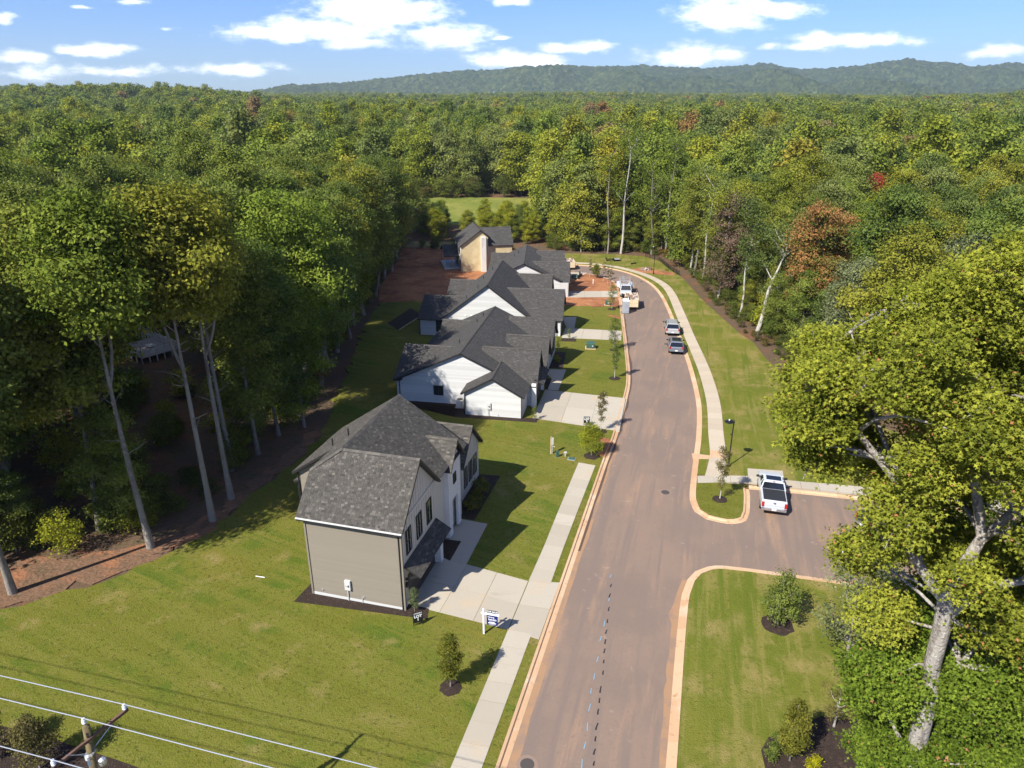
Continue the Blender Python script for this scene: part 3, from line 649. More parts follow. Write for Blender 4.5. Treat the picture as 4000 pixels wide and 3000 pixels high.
def window(root, p, z, nrm, w, h, mullions=0, sash=False, frame='black_trim', name='window'):
    """p=(u,v) on the wall face, nrm = outward direction"""
    n = np.array(nrm, float); n /= np.linalg.norm(n); t = np.array([-n[1], n[0]])
    def bx(b, s0, s1, z0, z1, d0, d1):
        c = [(s0, d0), (s1, d0), (s1, d1), (s0, d1)]; q = [(p[0] + t[0] * s + n[0] * d, p[1] + t[1] * s + n[1] * d) for s, d in c]
        b.hexa([(x, y, z0) for x, y in q], [(x, y, z1) for x, y in q])
    f = MB(); k = .07
    bx(f, -w / 2 - k, -w / 2, z - h / 2 - k, z + h / 2 + k, 0, .06); bx(f, w / 2, w / 2 + k, z - h / 2 - k, z + h / 2 + k, 0, .06)
    bx(f, -w / 2, w / 2, z + h / 2, z + h / 2 + k, 0, .06); bx(f, -w / 2, w / 2, z - h / 2 - k, z - h / 2, 0, .07)
    o = f.build(name, MATS[frame], root)
    g = MB(); bx(g, -w / 2, w / 2, z - h / 2, z + h / 2, .004, .028); g.build('pane', MATS['glass'], o)
    if sash: g = MB(); bx(g, -w / 2, w / 2, z - .025, z + .025, .028, .05); g.build('meeting_rail', MATS[frame], o)
    for i in range(mullions):
        s = -w / 2 + w * (i + 1) / (mullions + 1); g = MB(); bx(g, s - .02, s + .02, z - h / 2, z + h / 2, .028, .048); g.build('mullion', MATS[frame], o)
    return o
OV = .35
def gable_u(root, v, half, uo, ui, ze, zr, m='shingle', wm='siding_white', mode='lap', far=False, base=0.0, wallside=True, c=.145, tab=.32, vall=None):
    """wing whose ridge runs across (along u); gable end at uo, buried end at ui"""
    s = 1 if uo > ui else -1; sl = (zr - ze) / half; dz = OV * sl; ue = uo + s * OV
    for k in (-1, 1):
        ub = vall if vall is not None and k < 0 else ui
        roof_plane(root, [(ue, v + k * (half + OV), ze - dz + .12), (ub, v + k * (half + OV), ze - dz + .12), (ui, v, zr + .12), (ue, v, zr + .12)], m, c, tab)
    ridge_cap(root, (ue, v, zr + .13), (ui, v, zr + .13), m)
    W = 2 * half; ol = [(0, base), (W, base), (W, ze - .02), (half, zr - .04), (0, ze - .02)]
    if s > 0: wall(root, (uo, v - half), (uo, v + half), ol, wm, mode)
    else: wall(root, (uo, v + half), (uo, v - half), ol, wm, mode)
    if wallside:
        L = abs(uo - ui); r = [(0, base), (L, base), (L, ze - .02), (0, ze - .02)]; a, b = min(uo, ui), max(uo, ui)
        b2 = b if vall is None else vall - s * OV; wall(root, (min(a, b2), v - half), (b2, v - half), [(0, base), (abs(b2 - a), base), (abs(b2 - a), ze - .02), (0, ze - .02)], wm, 'lap' if mode == 'batten' else mode)
        wall(root, (b, v + half), (a, v + half), r, wm, None)
def gable_v(root, u, half, v0, v1, ze, zr, m='shingle', wm='siding_white', mode='lap', halfr=None, far_wall=True, base=0.0, c=.145, tab=.32):
    """block whose ridge runs along the street (along v); near gable at v0"""
    hr = halfr or half; sl = (zr - ze) / half
    for k, hh in ((-1, half), (1, hr)):
        ee = zr - sl * (hh + OV) + .12
        roof_plane(root, [(u + k * (hh + OV), v0 - OV, ee), (u + k * (hh + OV), v1 + OV, ee), (u, v1 + OV, zr + .12), (u, v0 - OV, zr + .12)], m, c, tab)
    ridge_cap(root, (u, v0 - OV, zr + .13), (u, v1 + OV, zr + .13), m)
    W = half + hr; zl, zrr = zr - sl * half - .02, zr - sl * hr - .02
    ol = [(0, base), (W, base), (W, zrr), (half, zr - .04), (0, zl)]
    wall(root, (u - half, v0), (u + hr, v0), ol, wm, mode)
    if far_wall: wall(root, (u + hr, v1), (u - half, v1), [(0, base), (W, base), (W, zl), (hr, zr - .04), (0, zrr)], wm, None)
    r = lambda L, z: [(0, base), (L, base), (L, z), (0, z)]
    wall(root, (u - half, v1), (u - half, v0), r(v1 - v0, zl), wm, mode); wall(root, (u + hr, v0), (u + hr, v1), r(v1 - v0, zrr), wm, None)
def pipe(root, pts, r, m, name, n=6): return MB().tube(pts, r, n).build(name, MATS[m], root)
def garage_door(root, u, v0, v1, h, m='charcoal_door'):
    f = MB(); f.box((u + .01, (v0 + v1) / 2, h / 2), (.05, v1 - v0, h)); o = f.build('garage_door', MATS[m], root); k = 4
    for i in range(k): MB().box((u + .045, (v0 + v1) / 2, h * (i + .5) / k), (.03, v1 - v0 - .06, h / k - .03)).build('panel', MATS[m], o)
def meter(root, u, v, n=(0, -1)):
    o = MB().box((u, v - .09, 1.35), (.42, .18, .75)).build('meter_box', MATS['pale_grey_metal'], root, bevel=.02)
    MB().lathe((u, v - .24, 1.42), [(.10, -.02), (.10, .02)], 10).build('dial', MATS['galvanised'], o)
    pipe(root, [(u - .05, v - .08, .1), (u - .05, v - .08, 1.0)], .035, 'pale_grey_metal', 'conduit')
def house_root(name, ox, oy, ph, z0, label): return empty(name, (ox, oy, z0), -R(ph), label, 'house')

# ---- the grey two-storey house on the first lot
h1 = house_root('house', -6.97, 37.37, 15.1, gz(37.4) + .0, 'grey two-storey house with charcoal shingle roof beside the nearest driveway')
def house1():
    r = h1; zE, zR = 6.28, 9.72
    sl = (zR - zE) / 3.4
    roof_plane(r, [(.35, -.4, zE), (-7.0, -.4, zE), (-7.0, 1.83, zE + 2.23 * sl), (-5.1, 3.0, zR), (.35, 3.0, zR)], tab=.21)
    roof_plane(r, [(.35, 3.0, zR), (-5.1, 3.0, zR), (.2, 6.4, zE), (.35, 6.4, zE)], tab=.21)
    roof_plane(r, [(-5.1, 3.0, 9.8), (-5.1, 12.25, 9.8), (.28, 12.25, 6.22), (.2, 6.35, 6.28)], tab=.21)
    roof_plane(r, [(-5.1, 3.0, 9.8), (-7.0, 1.83, 8.52), (-7.0, 4.75, 8.52), (-10.4, 4.75, 6.22), (-10.4, 12.25, 6.22), (-5.1, 12.25, 9.8)], tab=.21)
    ridge_cap(r, (.35, 3.0, zR + .02), (-5.1, 3.0, zR + .02)); ridge_cap(r, (-5.1, 3.0, 9.82), (-5.1, 12.25, 9.82)); ridge_cap(r, (-7.0, 1.83, 8.54), (-5.1, 3.0, 9.82))
    wall(r, (-6.63, 0), (0, 0), [(0, 0), (6.63, 0), (6.63, 6.5), (0, 6.5)], 'siding_grey', 'boards')
    wall(r, (0, 0), (0, 6.0), [(0, 0), (6.0, 0), (6.0, 6.45), (3.0, 9.5), (0, 6.45)], 'siding_cream', 'batten', pitch=.42)
    wall(r, (-6.63, 6), (-6.63, 0), [(0, 0), (6, 0), (6, 6.5), (4.3, 8.1), (0, 8.1)], 'siding_grey', 'lap')
    wall(r, (-10.0, 5.1), (-6.6, 5.1), [(0, 0), (3.4, 0), (3.4, 8.5), (0, 6.2)], 'siding_grey', 'lap')
    wall(r, (-10, 12), (-10, 5.1), [(0, 0), (6.9, 0), (6.9, 6.2), (0, 6.2)], 'siding_grey', 'lap')
    wall(r, (-.2, 12), (-10, 12), [(0, 0), (9.8, 0), (9.8, 6.2), (4.9, 9.5), (0, 6.2)], 'siding_cream', None)
    wall(r, (-.3, 6), (-.3, 12), [(0, 0), (6, 0), (6, 6.3), (0, 6.3)], 'siding_cream', None)
    for c in ((0.03, -.02), (-6.65, -.02)):
        MB().box((c[0], c[1], 3.2), (.12, .12, 6.2)).build('corner_board', MATS['siding_grey'], r)
    MB().box((-3.3, -.02, .14), (6.7, .03, .28)).build('plinth', MATS['pale_grey_metal'], r)
    # front gable band, windows, garage
    MB().box((.04, 3.0, 6.45), (.05, 6.0, .2)).build('belly_band', MATS['siding_cream'], r)
    for v in (1.15, 2.95, 4.75): window(r, (.0, v), 4.75, (1, 0), .78, 1.65, 0, True)
    garage_door(r, .0, .65, 5.35, 2.35)
    roof_plane(r, [(1.15, .15, 2.75), (1.15, 5.95, 2.75), (.02, 5.95, 3.45), (.02, .15, 3.45)], 'shingle', th=.1)
    for v in (.35, 5.7): MB().bar((.03, v, 2.3), (.95, v, 2.72), .12, .14).build('bracket', MATS['black_trim'], r)
    MB().box((.2, 5.75, 1.2), (.5, .5, 2.4)).build('pier', MATS['white_brick'], r)
    MB().box((.1, .32, 1.9), (.14, .14, .35)).build('wall_lamp', MATS['lamp_black'], r)
    MB().box((.47, 5.75, 1.9), (.02, .05, .28)).build('house_number', MATS['black_trim'], r)
    # tall white brick entry
    u0, u1, a, b = -1.2, .08, 8.53, 11.07
    MB().hexa([(u0, a, 0), (u1, a, 0), (u1, a + .16, 0), (u0, a + .16, 0)], [(u0, a, 5.95), (u1, a, 5.95), (u1, a + .16, 5.95), (u0, a + .16, 5.95)]).build('porch_wall', MATS['white_brick'], r)
    MB().box(((u0 + u1) / 2, b - .08, 2.975), (u1 - u0, .16, 5.95)).build('porch_wall', MATS['white_brick'], r)
    MB().box((u1 - .08, a + .42, 2.97), (.17, .5, 5.93)).build('porch_wall', MATS['white_brick'], r)
    MB().box((u1 - .08, b - .42, 2.97), (.17, .5, 5.93)).build('porch_wall', MATS['white_brick'], r)
    wall(r, (u1 - .004, a + .66), (u1 - .004, b - .66), [(0, 2.9), (b - a - 1.32, 2.9), (b - a - 1.32, 5.94), (0, 5.94)], 'white_brick', None, 'porch_wall')
    wall(r, (u1 + .01, a), (u1 + .01, b), [(0, 5.9), (b - a, 5.9), ((b - a) / 2, 7.5)], 'white_brick', None, 'porch_gable')
    window(r, (u1, 9.8), 4.6, (1, 0), .5, .7)
    MB().box((-1.15, 9.8, 1.2), (.08, 1.1, 2.4)).build('front_door', MATS['charcoal_door'], r)
    for k in (-1, 1): roof_plane(r, [(.45, 9.8 + k * 1.65, 5.88), (-3.5, 9.8 + k * 1.65, 5.88), (-3.5, 9.8, 7.8), (.45, 9.8, 7.8)])
    ridge_cap(r, (.45, 9.8, 7.82), (-2.1, 9.8, 7.82))
    # low gabled end room
    gable_u(r, 15.98, 2.35, -.78, -9.9, 3.5, 5.82, wm='siding_cream', mode='batten')
    for v in (14.75, 15.98, 17.2): window(r, (-.78, v), 1.75, (1, 0), .8, 1.7, 0, True)
    # rear porch roof, gutters, downspouts, vents, services
    roof_plane(r, [(-10.2, 9.2, 3.5), (-10.2, 14.4, 3.5), (-13.4, 14.4, 2.6), (-13.4, 9.2, 2.6)])
    for v in (9.5, 14.1): MB().box((-13.1, v, 1.3), (.2, .2, 2.6)).build('porch_post', MATS['black_trim'], r)
    MB().box((-3.33, -.47, zE - .03), (7.3, .1, .06)).build('gutter', MATS['gutter_white'], r)
    MB().box((-3.33, -.41, zE - .13), (7.28, .05, .2)).build('fascia', MATS['roof_trim'], r)
    pipe(r, [(-.1, -.45, zE - .1), (-.1, -.08, 5.9), (-.1, -.08, .15)], .055, 'black_trim', 'downspout')
    pipe(r, [(-10.05, 5.0, 6.1), (-10.05, 5.0, .2)], .05, 'black_trim', 'downspout')
    pipe(r, [(-1.0, 5.9, 6.0), (-.1, 7.4, 5.95)], .04, 'black_trim', 'downspout')
    meter(r, -3.95, 0); pipe(r, [(-3.0, -.06, .1), (-3.0, -.06, .5)], .03, 'pale_grey_metal', 'vent_pipe')
    for u, v in ((-6.5, 6.4), (-7.6, 6.0)): pipe(r, [(u, v, 8.4 + (u + 7) * .67), (u, v, 9.1 + (u + 7) * .67)], .05, 'black_trim', 'vent_pipe')
    for u in (-2.9, -5.9): MB().box((u, -.04, .55), (.12, .06, .1)).build('hose_tap', MATS['galvanised'], r)
house1()

def services(r, u, v):
    meter(r, u, v)
    pipe(r, [(u + 1.0, v - .06, .1), (u + 1.0, v - .06, .45)], .03, 'pale_grey_metal', 'vent_pipe')
# ---- nearest white house
h2 = house_root('house', 1.04, 68.78, 10.5, -1.30, 'nearest long white single-storey house with charcoal gables and a garage wing')
def house2():
    r = h2; k = dict(tab=.24, m='shingle_far')
    gable_v(r, -7.2, 7.2, 2.7, 20.7, 2.72, 6.1, halfr=6.9, **k)
    gable_v(r, -3.13, 3.13, 0, 4.6, 2.72, 4.5, far_wall=False, **k)
    gable_u(r, 6.1, 2.45, .78, -5.6, 2.75, 5.75, mode='lap', **k)
    gable_u(r, 12.1, 1.9, .95, -4, 2.85, 5.35, wm='white_brick', mode=None, **k)
    gable_u(r, 19.2, 3.0, .75, -5, 2.8, 5.4, mode='batten', **k)
    gable_u(r, 7.3, 4.55, -14.75, -9.3, 2.62, 5.05, vall=-14.3, **k)
    gable_u(r, 18.0, 3.2, -13.2, -7, 2.6, 4.9, **k)
    window(r, (-9.9, 2.7), 1.55, (0, -1), 1.0, 1.0, 1)
    MB().box((-11.2, 2.66, 2.6), (.22, .1, .2)).build('vent_hood', MATS['white_plastic'], r)
    services(r, -3.55, 0)
    for u, v, z in ((-.03, -.1, 2.6), (-6.2, -.1, 2.5), (-14.4, 2.6, 2.5)): pipe(r, [(u, v, z), (u, v, .15)], .05, 'black_trim', 'downspout')
    garage_door(r, .8, 4.1, 8.1, 2.35)
    roof_plane(r, [(1.75, 3.7, 2.65), (1.75, 8.5, 2.65), (.8, 8.5, 3.2), (.8, 3.7, 3.2)], th=.1)
    MB().box((.75, 3.6, 1.4), (.5, .5, 2.8)).build('pier', MATS['white_brick'], r); MB().box((.85, 8.7, 1.4), (.5, .4, 2.8)).build('pier', MATS['white_brick'], r)
    for v in (18.0, 19.2, 20.4): window(r, (.75, v), 1.7, (1, 0), .8, 1.6, 0, True)
    MB().box((.97, 12.1, 1.2), (.1, 1.2, 2.4)).build('front_door', MATS['charcoal_door'], r)
    for u, v in ((-8.6, 7.5), (-10.6, 4.2), (-8.4, 15.5), (-8.0, 17.5)): pipe(r, [(u, v, 6.1 - abs(u + 7.2) * .47), (u, v, 6.7 - abs(u + 7.2) * .47)], .05, 'black_trim', 'vent_pipe')
house2()
h3 = house_root('house', 6.43, 98.11, 7, -2.16, 'middle white single-storey house with a tall steep white gable')
def house3():
    r = h3; k = dict(tab=.36, c=.16, m='shingle_far')
    gable_v(r, -10.1, 6.4, .5, 16.4, 2.72, 7.55, **k)
    gable_u(r, 5.5, 4.5, .5, -8.5, 2.7, 5.9, **k)
    gable_u(r, 15.6, 3.2, -2.0, -9, 2.8, 5.7, mode='batten', **k)
    gable_u(r, 4.2, 4.8, -20.0, -13.6, 2.62, 4.75, vall=-16.9, **k)
    gable_u(r, 14.9, 3.6, -18.2, -12, 2.6, 4.6, **k)
    window(r, (-17.05, -.6), 1.6, (0, -1), 1.0, 1.7, 0, True)
    window(r, (-16.3, -.6), 1.6, (0, -1), .8, 1.7, 0, True)
    garage_door(r, .52, 3.2, 7.8, 2.35)
    for u in (-13.4, -12.5): MB().box((u, .44, 2.95), (.24, .1, .22)).build('vent_hood', MATS['white_plastic'], r)
    for u, v in ((.0, .9), (-20.0, -.7)): pipe(r, [(u, v, 2.6), (u, v, .15)], .05, 'black_trim', 'downspout')
    for u, v in ((-12, 3.5), (-13.5, 2), (-12.2, 10), (-11.2, 13)): pipe(r, [(u, v, 7.5 - abs(u + 10.1) * .75), (u, v, 8.2 - abs(u + 10.1) * .75)], .05, 'black_trim', 'vent_pipe')
house3()
h4 = house_root('house', 9.98, 123.0, 3, -2.85, 'farthest white house beside the bare clay yard')
def house4():
    r = h4; k = dict(tab=.4, c=.18, m='shingle_far')
    gable_v(r, -7.9, 6.9, 1.0, 17.4, 2.65, 5.85, halfr=6.4, **k)
    gable_u(r, 4.4, 2.9, -.05, -6.4, 2.7, 5.45, mode='batten', **k)
    gable_u(r, 9.0, 1.8, -.6, -5, 2.8, 5.1, **k)
    gable_u(r, 14.2, 3.0, -.8, -6, 2.7, 5.4, mode='batten', **k)
    gable_u(r, 16.0, 3.2, -14.6, -8, 2.6, 4.5, **k)
    wall(r, (-1.6, .25), (0, .25), [(0, 0), (1.6, 0), (1.6, 2.68), (0, 2.68)], 'siding_white', 'batten')
    garage_door(r, -.03, 2.2, 6.6, 2.3)
    for u, v in ((-9.4, 12.5), (-10.2, 11.5)): pipe(r, [(u, v, 5.9 - abs(u + 7.9) * .46), (u, v, 6.6 - abs(u + 7.9) * .46)], .05, 'black_trim', 'vent_pipe')
house4()
h5 = house_root('house', -6.0, 145.6, -11.5, -3.45, 'unfinished two-storey house with bare yellow sheathing walls')
def house5():
    r = h5; k = dict(tab=.6, c=.22, m='shingle_far')
    gable_v(r, -.4, 4.0, .6, 10.2, 5.5, 8.4, wm='sheathing', mode='lap', halfr=1.6, **k)
    gable_u(r, 4.3, 3.2, 6.3, -.4, 5.4, 8.3, wm='sheathing', **k)
    MB().box((.15, .1, 3.6), (1.0, 1.1, 7.2)).build('wrapped_bay', MATS['house_wrap'], r)
    MB().box((-4.42, 5.3, 2.8), (.06, 9, 5.4)).build('house_wrap', MATS['house_wrap'], r)
    MB().box((1.3, .95, 2.7), (.06, .4, 5.2)).build('house_wrap', MATS['house_wrap'], r)
    for v in (2.4, 6.5):
        for z in (1.6, 4.2): window(r, (-4.46, v), z, (-1, 0), .9, 1.3)
    roof_plane(r, [(-7.6, 3.6, 2.75), (-4.45, 3.6, 2.75), (-4.45, 8.0, 4.4), (-7.6, 8.0, 4.4)], 'shingle_far', .22, .6)
    roof_plane(r, [(-7.6, 12.0, 2.75), (-4.45, 12.0, 2.75), (-4.45, 8.0, 4.4), (-7.6, 8.0, 4.4)], 'shingle_far', .22, .6)
    for u, v in ((-7.4, 4.0), (-7.4, 11.5), (-5.9, 4.0)): MB().box((u, v, 1.4), (.16, .16, 2.8)).build('porch_post', MATS['raw_timber'], r)
    MB().box((-6.0, 7.8, .12), (3.2, 8.2, .24)).build('porch_floor', MATS['pale_grey_metal'], r)
house5()
# ================================================================ trees
def leaf_quads(c, size, rng, up=.35, aspect=.62, out=None):
    """diamond leaves at points c (n,3) with random tilt; returns verts, face indices"""
    n = len(c); nr = rng.normal(size=(n, 3))
    if out is None: nr[:, 2] = np.abs(nr[:, 2]) + up
    else: nr = nr * .55 + out * .9 + np.array([0, 0, up * .55])
    nr /= np.linalg.norm(nr, axis=1)[:, None]
    t = np.cross(nr, rng.normal(size=(n, 3))); t /= np.linalg.norm(t, axis=1)[:, None] + 1e-9; b = np.cross(nr, t)
    s = (size * rng.uniform(.7, 1.3, n))[:, None]
    droop = nr * s * .12
    v = np.stack([c - t * s * .5 - droop, c + b * s * aspect * .5, c + t * s * .5 - droop, c - b * s * aspect * .5], 1).reshape(-1, 3)
    return v, np.arange(4 * n)
def crown_points(rng, H, base, rmax, nlobes, nclust, per, lob=.40, rc=.55, shape=1.0, top=0.0):
    """cluster a crown into lobes, lobes into twig clusters, clusters into leaves"""
    zb, zt = H * base, H
    t = .05 + .92 * (np.arange(nlobes) + rng.uniform(.05, .95, nlobes)) / nlobes
    env = rmax * np.clip(np.sin(np.pi * np.clip(.10 + .84 * t ** (1.0 * shape), 0, 1)), .12, 1) ** .75
    ang = np.arange(nlobes) * 2.39996 + rng.uniform(-.5, .5, nlobes); rr = env * rng.uniform(.35, .78, nlobes)
    L = np.c_[np.cos(ang) * rr, np.sin(ang) * rr, zb + (zt - zb) * t]
    lr = rmax * lob * rng.uniform(.7, 1.25, nlobes) * (.75 + .35 * np.sin(np.pi * t))
    L[-1] = (rng.uniform(-.3, .3), rng.uniform(-.3, .3), zt - lr[-1] * .7)
    w = lr ** 2; li = rng.choice(nlobes, nclust, p=w / w.sum())
    d = rng.normal(size=(nclust, 3)); d[:, 2] = d[:, 2] * .9 + .25; d /= np.linalg.norm(d, axis=1)[:, None]
    C = L[li] + d * (lr[li] * rng.uniform(.55, 1.05, nclust))[:, None] * np.array([1, 1, .72])
    tone = np.clip(.5 + .16 * rng.normal(size=nlobes)[li] + .14 * rng.normal(size=nclust), 0, 1)
    n = nclust * per; off = rng.normal(size=(n, 3)) * rc * np.array([1, 1, .55])
    pts = np.repeat(C, per, 0) + off; a = np.clip(np.repeat(tone, per) + rng.normal(size=n) * .13, 0, 1)
    return L, lr, pts, a, np.repeat(d, per, 0)
def bough(m, a, b, ra, rb, rng, n=4, sag=.1, sides=5):
    a, b = np.array(a), np.array(b); L = np.linalg.norm(b - a); pts, rad = [], []
    j = rng.normal(size=3) * L * .07
    for i in range(n + 1):
        t = i / n; p = a + (b - a) * t + j * math.sin(math.pi * t) + np.array([0, 0, 1]) * L * sag * math.sin(math.pi * t) * -.5
        pts.append(tuple(p)); rad.append(ra + (rb - ra) * t)
    m.tube(pts, rad, sides, cap=False)
def make_trunk(rng, H, base, L, r0, lean=.02, fork=False, limb_every=1, sides=7, twigs=True):
    m = MB(); k = 7; top = H * .86; pts = []; wob = rng.normal(size=2) * .028 * H
    for i in range(k + 1):
        t = i / k; pts.append((wob[0] * math.sin(2.2 * t) + lean * H * t * .5, wob[1] * math.sin(3 * t), top * t))
    rad = [r0 * (1.35 if i == 0 else 1) * (1 - .86 * (i / k) ** 1.15) for i in range(k + 1)]
    m.tube(pts, rad, sides, cap=False); P_ = np.array(pts)
    def on(z):
        return np.array([np.interp(z, P_[:, 2], P_[:, 0]), np.interp(z, P_[:, 2], P_[:, 1]), z])
    for l in L[::limb_every]:
        z0 = max(H * base * .75, l[2] - math.hypot(l[0], l[1]) * rng.uniform(.7, 1.3)); z0 = min(z0, top * .95)
        rr = r0 * (1 - .86 * (z0 / top) ** 1.15) * .55
        bough(m, on(z0), l, rr, .03, rng)
    if fork:
        a = on(H * base * .8); bough(m, a, (a[0] + 1.6, a[1] - .6, H * .8), r0 * .6, .06, rng, 5, -.05)
    if twigs:                            # dead side limbs below the crown
        for _ in range(8):
            z = H * rng.uniform(min(.3, base), max(.3, base + .1)); a = on(z); t = rng.uniform(0, 6.28); l = rng.uniform(.8, 2.2) * min(1, H / 20) ** 1.5
            bough(m, a, (a[0] + math.cos(t) * l, a[1] + math.sin(t) * l, z + l * .5), min(.05, r0 * .2), min(.012, r0 * .08), rng, 3, 0, 4)
    return m
def tree_data(seed, H, base, rmax, r0, nl=18, nc=420, per=20, leaf=.30, fork=False, lob=.40, rc=.5, bark='bark', leafm='leaf_wood', shape=1.0, up=.35):
    rng = np.random.default_rng(seed)
    L, lr, pts, a, od = crown_points(rng, H, base, rmax, nl, nc, per, lob, rc, shape)
    v, f = leaf_quads(pts, leaf, rng, up, out=od)
    crown = mesh_np('crown', v, f, 4, [MATS[leafm]], a)
    tm = make_trunk(rng, H, base, L, r0, fork=fork); trunk = tm.mesh('trunk', MATS[bark], smooth=True)
    return trunk, crown
def joined_tree(name, seed, H, base, rmax, r0, nl, nc, per, leaf, leafm='leaf_wood', bark='bark', lob=.42, rc=.8):
    """crown and stem in one mesh, for the far woods"""
    rng = np.random.default_rng(seed); L, lr, pts, a, od = crown_points(rng, H, base, rmax, nl, nc, per, lob, rc)
    v, f = leaf_quads(pts, leaf, rng, .9, .8, out=od); k = len(v)
    tv = []; n = 4
    for z, r in ((0, r0), (H * .8, r0 * .3)):
        for q in range(n): tv.append((math.cos(q * 1.5708) * r, math.sin(q * 1.5708) * r, z))
    tf = []
    for q in range(n): tf += [k + q, k + (q + 1) % n, k + n + (q + 1) % n, k + n + q]
    V = np.vstack([v, np.array(tv)]); F = np.r_[f, np.array(tf)]
    me = mesh_np(name, V, F, 4, [MATS[leafm], MATS[bark]], np.r_[a, np.full(n, .5)], mat_idx=np.r_[np.zeros(len(f) // 4, int), np.ones(n, int)])
    return bpy.data.objects.new(name, me)

KINDS = [  # near kinds: trunk mesh, crown mesh, height, spread
    (*tree_data(11, 23, .24, 5.4, .27, 28, 900, 30, .30, up=.8, leafm='leaf_near'), 23, 5.4),
    (*tree_data(12, 25, .40, 4.5, .23, 24, 740, 30, .29, fork=True, up=.8, leafm='leaf_near'), 25, 4.5),
    (*tree_data(13, 21, .18, 5.2, .25, 26, 860, 30, .30, up=.8, leafm='leaf_near'), 21, 5.2),
    (*tree_data(14, 24, .42, 4.9, .25, 23, 760, 30, .30, fork=True, lob=.38, up=.8, leafm='leaf_near'), 24, 4.9),
    (*tree_data(15, 19, .14, 5.4, .25, 28, 900, 30, .29, up=.8, leafm='leaf_near'), 19, 5.4),
    (*tree_data(16, 15, .08, 3.5, .14, 18, 520, 28, .26, up=.8, leafm='leaf_near'), 15, 3.5),
    (*tree_data(17, 22, .20, 4.4, .22, 24, 760, 30, .28, lob=.46, up=.8, leafm='leaf_near'), 22, 4.4),
    (*tree_data(18, 26, .63, 4.2, .24, 18, 560, 30, .29, fork=True, lob=.44, up=.8, leafm='leaf_near'), 26, 4.2),
]
SHRUBS = [tree_data(31, 3.2, .05, 1.7, .05, 12, 130, 16, .20, lob=.45, rc=.3, leafm='leaf_shrub', bark='bark_dark'),
          tree_data(32, 2.2, .05, 1.5, .04, 10, 110, 16, .18, lob=.45, rc=.26, leafm='leaf_shrub', bark='bark_dark'),
          tree_data(33, 4.6, .10, 1.9, .07, 13, 150, 16, .21, lob=.42, rc=.32, leafm='leaf_shrub', bark='bark_dark')]
def place_tree(kind, x, y, s=1.0, sz=1.0, label=None, group=None, leafm=None, bark=None, name='tree', z=None, cat='tree', rz=None, rng=RNG, tilt=0.0):
    tr, cr = kind[0], kind[1]
    e = empty(name, (x, y, (T(x, y) - .05) if z is None else z), rng.uniform(0, 6.283) if rz is None else rz, label, cat, group)
    e.scale = (s, s, s * sz)
    if tilt: e.rotation_euler = (rng.uniform(-tilt, tilt), rng.uniform(-tilt, tilt), e.rotation_euler[2])
    for nm, me, mm in (('trunk', tr, bark), ('crown', cr, leafm)):
        o = bpy.data.objects.new(nm, me); COL.objects.link(o); o.parent = e
        if mm: o.material_slots[0].link = 'OBJECT'; o.material_slots[0].material = MATS[mm]
    return e

CLEAR = [(-80, 0), (-75, 10), (-50, 31), (-38, 42), (-29.5, 44.3), (-25.2, 47.6), (-24, 52), (-23, 58), (-22, 64), (-21.5, 70), (-21.6, 80), (-22.2, 92), (-22.8, 106), (-23.2, 120), (-24.2, 132), (-24.8, 160), (-27, 184), (-38, 205), (-50, 210), (-52, 272), (-20, 268), (8, 264), (9.5, 205), (10, 186), (13, 169), (24, 166.5), (32, 164), (34.5, 157), (35, 148), (35.2, 139), (34.8, 119), (35, 110), (35.4, 100), (36, 95), (36, 84), (38, 73), (45, 63), (64, 56), (66, 30), (52, 20), (40, 0)]
DECK = (-49.5, 91.0)
def near_line(x, y, a, b, t0, t1, w):
    ax, ay = a; bx, by = b; L2 = (bx - ax) ** 2 + (by - ay) ** 2; t = ((x - ax) * (bx - ax) + (y - ay) * (by - ay)) / L2
    return t0 < t < t1 and math.hypot(x - ax - t * (bx - ax), y - ay - t * (by - ay)) < w
def allowed(x, y):
    if inside(CLEAR, x, y): return False
    if math.hypot(x - DECK[0], y - DECK[1]) < 9.5: return False
    if math.hypot(x + 62, y - 61) < 6: return False
    if near_line(x, y, (0, 0), (-49, 89), .5, 1.0, 5.2): return False
    return True
def in_view(x, y, m=12): return y > -5 and abs(x) < .745 * y + m

# ---- trees one can point at: the edge of the left woods, pale trunks in the open
taken = []; rw0 = np.random.default_rng(77)
def edge(k, x, y, s, label, **kw):
    taken.append((x, y)); return place_tree(KINDS[k], x, y, s, label=label, **kw)
GL = 'tall trees along the edge of the left woods'
LEL = ['leftmost tall trunk in front, at the corner of the bare clay', 'tall pale trunk rising where the lawn meets the bare clay', 'tall trunk behind the yellowish bush on the left', 'slim tall trunk close behind the left shrubs', 'tall forked trunk nearest the lawn, facing the grey house', 'tall trunk just behind the forked one nearest the lawn', 'tall trunk level with the front of the grey house', 'slender trunk level with the middle of the grey house', 'low leafy tree between the two tall front trunks', 'slender trunk behind the grey house back porch', 'short leafy tree at the edge of the back lawn', 'trunk at the far left border behind the clay strip']
for i, (k, x, y, s) in enumerate([(1, -33.85, 39.26, 1.0), (7, -27.04, 44.68, 1.0), (1, -32.39, 47.36, 1.0), (3, -32.1, 50.2, .98), (7, -23.92, 48.48, 1.0), (7, -23.72, 51.91, .98), (7, -25.54, 57.2, .98), (6, -24.3, 60.5, .92), (5, -30.6, 47.6, .7), (6, -23.67, 64.8, .9), (5, -21.6, 66.8, .95), (1, -37.2, 41.9, 1.0)]):
    edge(k, x, y, s, LEL[i], group=GL, leafm='leaf_dark' if i % 3 == 0 else None)
edge(0, -26.5, 118, .92, 'tree with salmon-tipped crown at the edge of the left woods', leafm='leaf_tips')
